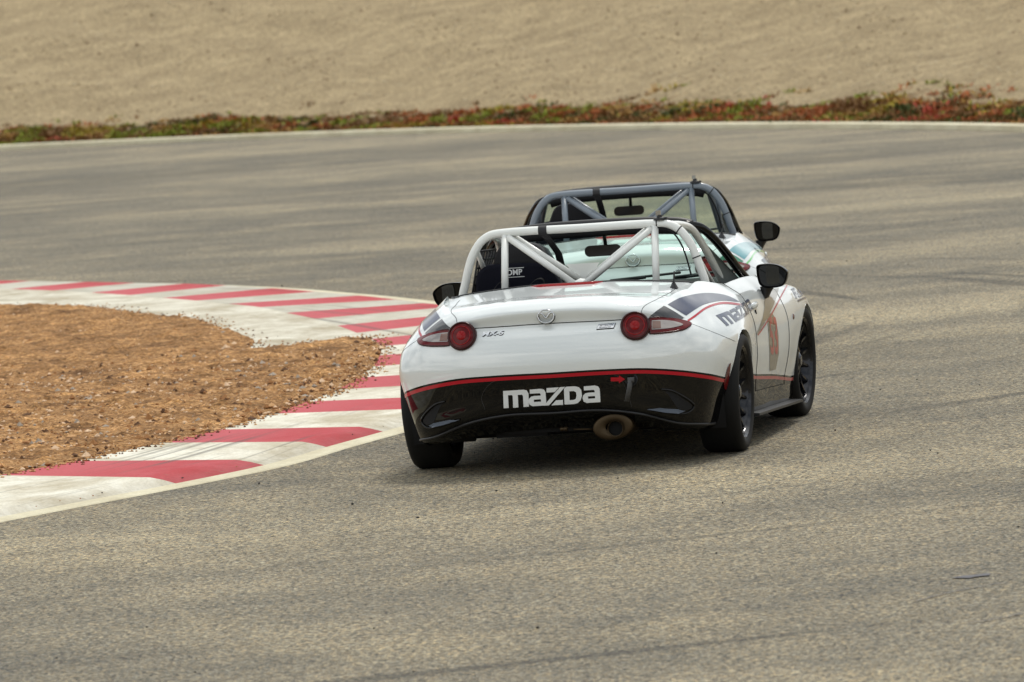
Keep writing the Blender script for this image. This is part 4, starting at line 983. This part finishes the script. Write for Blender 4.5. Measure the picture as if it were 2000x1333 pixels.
        cl = [Z2(500, 1012), Z2(600, 1010), Z2(700, 1024), Z2(770, 1050), Z2(700, 1072), Z2(600, 1085), Z2(500, 1092)]
        am = [Z2(505, 1020), Z2(575, 1020), Z2(580, 1080), Z2(505, 1085)]
        decal('indicator_wedge', [wedge], ray, M_lens, L_, .0065, 5)
        ed_ = []
        for q in wedge:
            a_, b_ = ray(q); h2, n2, ix, ds = BVH.ray_cast(Vector(a_), Vector(b_)); 
            if h2 is not None: ed_.append(h2+Vector((0, -.004, 0)))
        MB().tube(ed_+[ed_[0]], .0045, 8, caps=False).build('wedge_edge', M_lensd, L_)
        decal('clear_window', [[tuple(p) for p in spline(cl, 3)]], ray, M_lensc, L_, .0085, 5)
        decal('amber_window', [am], ray, M_amber, L_, .0095, 5)
    # third brake light on the leading edge of the boot lid
    V = []; F = []
    for k, x in enumerate(np.linspace(-.215, .155, 21)):
        taper = min(1, (x+.215)/.05*1.0+.05, (.155-x)/.04+.05)
        for yy, zz in ((.066, .004), (.012, .0105)):
            y_ = .075-(.075-yy)*taper; h, nn, ix, ds = BVH.ray_cast(Vector((x, y_, 2)), Vector((0, 0, -1))); V.append((x, y_, h.z+.002+zz*taper))
        yb = .004*taper+.07*(1-taper); h, nn, ix, ds = BVH.ray_cast(Vector((x, yb, 2)), Vector((0, 0, -1))); V.append((x, yb, h.z-.001))
    for i in range(20):
        for j in range(2): F.append((i*3+j, i*3+j+1, (i+1)*3+j+1, (i+1)*3+j))
    MB().add(V, F).build('high_brake_light', M_lensb, lid)
    # chrome badge: ring with wings
    hb, nn, ix, ds = BVH.ray_cast(Vector((-.006, -3, .772)), Vector((0, 1, 0)))
    bM = axisM(hb+Vector((0, -.004, 0)), (0, -1, .05), (1, 0, 0)); bg_ = MB()
    ring = [bM @ Vector((.040*math.cos(t), .0325*math.sin(t), .001)) for t in np.linspace(0, 2*math.pi, 41)]
    bg_.tube(ring, .0042, 8, caps=False)
    for q in (1, -1):
        wing = [(0, -.009), (.008, -.001), (.017, .011), (.030, .017), (.037, .013)]
        bg_.tube(spline([bM @ Vector((q*x, y_, .002)) for x, y_ in wing], 4), .0036, 8)
    bo = bg_.build('badge', M_chrome, lid)
    MB().tube([bM @ Vector((.040*math.cos(t)+.001, .0325*math.sin(t)-.0016, -.0035)) for t in np.linspace(0, 2*math.pi, 41)], .0052, 8, caps=False).build('badge_base', M_gap, bo)
    def txt(nm, s, cx2, cy2, wd, ht, m, par, ray, rot=-.07, shear=.3, bold=.01, off=.003, grid=8):
        P, T = text2d(s, 1, shear, bold); A = np.array(P); A -= (A.max(0)+A.min(0))/2; A /= (A.max(0)-A.min(0)); A *= np.array([wd, -ht])
        ca, sa = math.cos(rot), math.sin(rot); A = [(cx2+x*ca-y*sa, cy2+x*sa+y*ca) for x, y in A]
        return film(nm, A, T, ray, m, par, off, grid)
    txt('lettering_edge', 'MX-5', 963.8, 652.9, 44, 8.5, M_gap, bump, OB, bold=.035, off=.0015)
    txt('model_lettering', 'MX-5', 963, 652, 44, 8.5, M_chrome, bump, OB, bold=.02)
    decal('plate_edge', [[(1164.5, 645.2), (1169.5, 633.9), (1203.2, 631.2), (1198.8, 642.6)]], OB, M_gap, bump, .0015, 8)
    decal('technology_plate', [[(1165.5, 643.5), (1170, 634.5), (1202, 632), (1198, 641)]], OB, M_chrome, bump, .0025, 8)
    txt('technology_lettering', 'SKYACTIV', 1185, 635.8, 28, 3.6, M_gap, bump, OB, bold=.01, off=.0034)
    txt('technology_lettering', 'TECHNOLOGY', 1182, 640.3, 24, 2.4, M_gap, bump, OB, bold=.0, off=.0034)
    def hit_yz(x, y_):
        a_, b_ = OB((x, y_)); h, nn, ix, ds = BVH.ray_cast(Vector(a_), Vector(b_)); return (h.y, h.z)
    # -------- flank livery
    for s_ in (1, -1):
        ray = obl(s_)
        sw = [Z2(490, 970), Z2(560, 915), Z2(640, 868), Z2(740, 812), Z2(850, 783), Z2(960, 768), Z2(1080, 774), Z2(1170, 795), Z2(1235, 828), Z2(1262, 845), Z2(1150, 833), Z2(1050, 842), Z2(950, 870), Z2(880, 910), Z2(800, 965), Z2(770, 990)]
        swf = [Z2(640, 868), Z2(740, 812), Z2(850, 783), Z2(960, 768), Z2(1080, 774), Z2(1170, 795), Z2(1235, 828), Z2(1262, 845), Z2(1150, 833), Z2(1050, 842), Z2(950, 870), Z2(880, 910), Z2(800, 965)]
        tri = [Z2(480, 972), Z2(540, 925), Z2(605, 880), Z2(690, 925), Z2(780, 985), Z2(765, 996), Z2(680, 984), Z2(600, 977), Z2(530, 974)]
        decal('flank_swoosh', [[tuple(p) for p in spline(swf, 2)]], ray, c1, body, .0014, 5)
        decal('lamp_triangle', [tri], ray, M_blackv if white else M_dgreen, body, .0014, 5)
        band('pinstripe', [Z2(815, 1010), Z2(880, 965), Z2(960, 905), Z2(1040, 870), Z2(1120, 855), Z2(1210, 860), Z2(1300, 875)], 4.2, ray, c2, body, .0014, 5)
        band('pinstripe', [Z2(612, 876), Z2(700, 926), Z2(790, 982)], 1.6, ray, M_white_v, body, .0018, 5)
        # wordmark over the rear arch: measured corner m at the top left, text running forward
        def f_word(q, s_=s_):
            a_ = (q[0]-1012)/868; b_ = (q[1]-(518-40*a_))/152
            r_ = w0+(w1-w0)/.262*(a_ if s_ > 0 else 1-a_)+(w2-w0)*b_; return (float(r_[0]), float(r_[1]))
        w0, w1, w2 = [np.array(hit_yz(*q)) for q in ((1397.5, 616.5), (1423, 607.5), (1418, 637.5))]
        word_at('flank_lettering', f_word, side_ray(s_), M_navy, body, .0018, .02)
        # door: number panel and slash seen edge-on
        sr = side_ray(s_)
        decal('number_panel', [[(1497, 616), (1508, 611), (1516, 628), (1520, 655), (1521, 690), (1515, 722), (1503, 725), (1503, 690), (1501, 650)]], ray, M_taupe, doors[s_], .0014, 5)
        txt('number', '53', 1510.5, 656, -15 if s_ < 0 else 15, 74, M_num, doors[s_], ray, rot=-.06, shear=0, bold=.02, off=.0022, grid=5)
        band('pinstripe', [(1537, 558), (1527, 576), (1516, 597), (1507, 613), (1495, 633), (1480, 655)], 2.2, ray, c2, doors[s_], .002, 5)
        decal('reflection_slash', [[(1503, 566), (1521, 563), (1517, 580), (1509, 600), (1497, 624), (1480, 653), (1477.5, 653), (1489, 622), (1493, 600), (1492, 590)]], ray, M_taupe if white else c1, doors[s_], .0016, 5)  # reflection of mirror and livery band, painted on as a solid film
        P, T = text2d('BFGoodrich', 1, .2, .01); A = np.array(P); A -= (A.max(0)+A.min(0))/2; A /= (A.max(0)-A.min(0)); A *= np.array([.40*(s_), .055]); A += np.array([2.22, .668])
        film('sponsor_lettering', A.tolist(), T, sr, M_navy, body, .0018, .05)
        band('sponsor_line', [(2.04, .628), (2.22, .630), (2.42, .626)], .010, sr, M_navy, body, .0018, .05)
        h, nn, ix, ds = BVH.ray_cast(Vector((s_*3, 1.80, .56)), Vector((-s_, 0, 0)))
        MB().lathe([(.014, 0), (.010, .006), (0, .008)], axisM(h, (s_, 0, 0)), 16, sx=1.4).build('side_repeater', M_amber, body)
    # -------- wheels
    for nm_, x, y, s_, st_ in (('wheel', .752, 0, 1, 0), ('wheel', .752, 0, -1, 0), ('wheel', .747, 2.31, 1, .05), ('wheel', .747, 2.31, -1, .05)):
        wo = empty('wheel', (0, 0, 0), (0, 0, 0)); wo.parent = root
        wheel(wo, s_*x, y, s_, R(2.0), st_)
    return root
car1 = build_car('race_car', 'white', (.3142, 34.0, 0), .18176, 'nearer white open race car with white roll bar and red pinstripes')
car2 = build_car('race_car', 'green', (.762, 40.8, -.055), .0095, 'farther white open race car with grey roll bar and teal and green stripes')
for c_, lb in ((car1, 'driver in a dark suit and helmet seated in the nearer car with white roll bar'), (car2, 'driver in a dark suit and helmet seated in the farther car with grey roll bar')):
    p_ = driver(c_); p_.location = c_.location; p_.rotation_euler = c_.rotation_euler; tag(p_, lb, 'person', 'drivers')
bpy.data.meshes.remove(BODY)
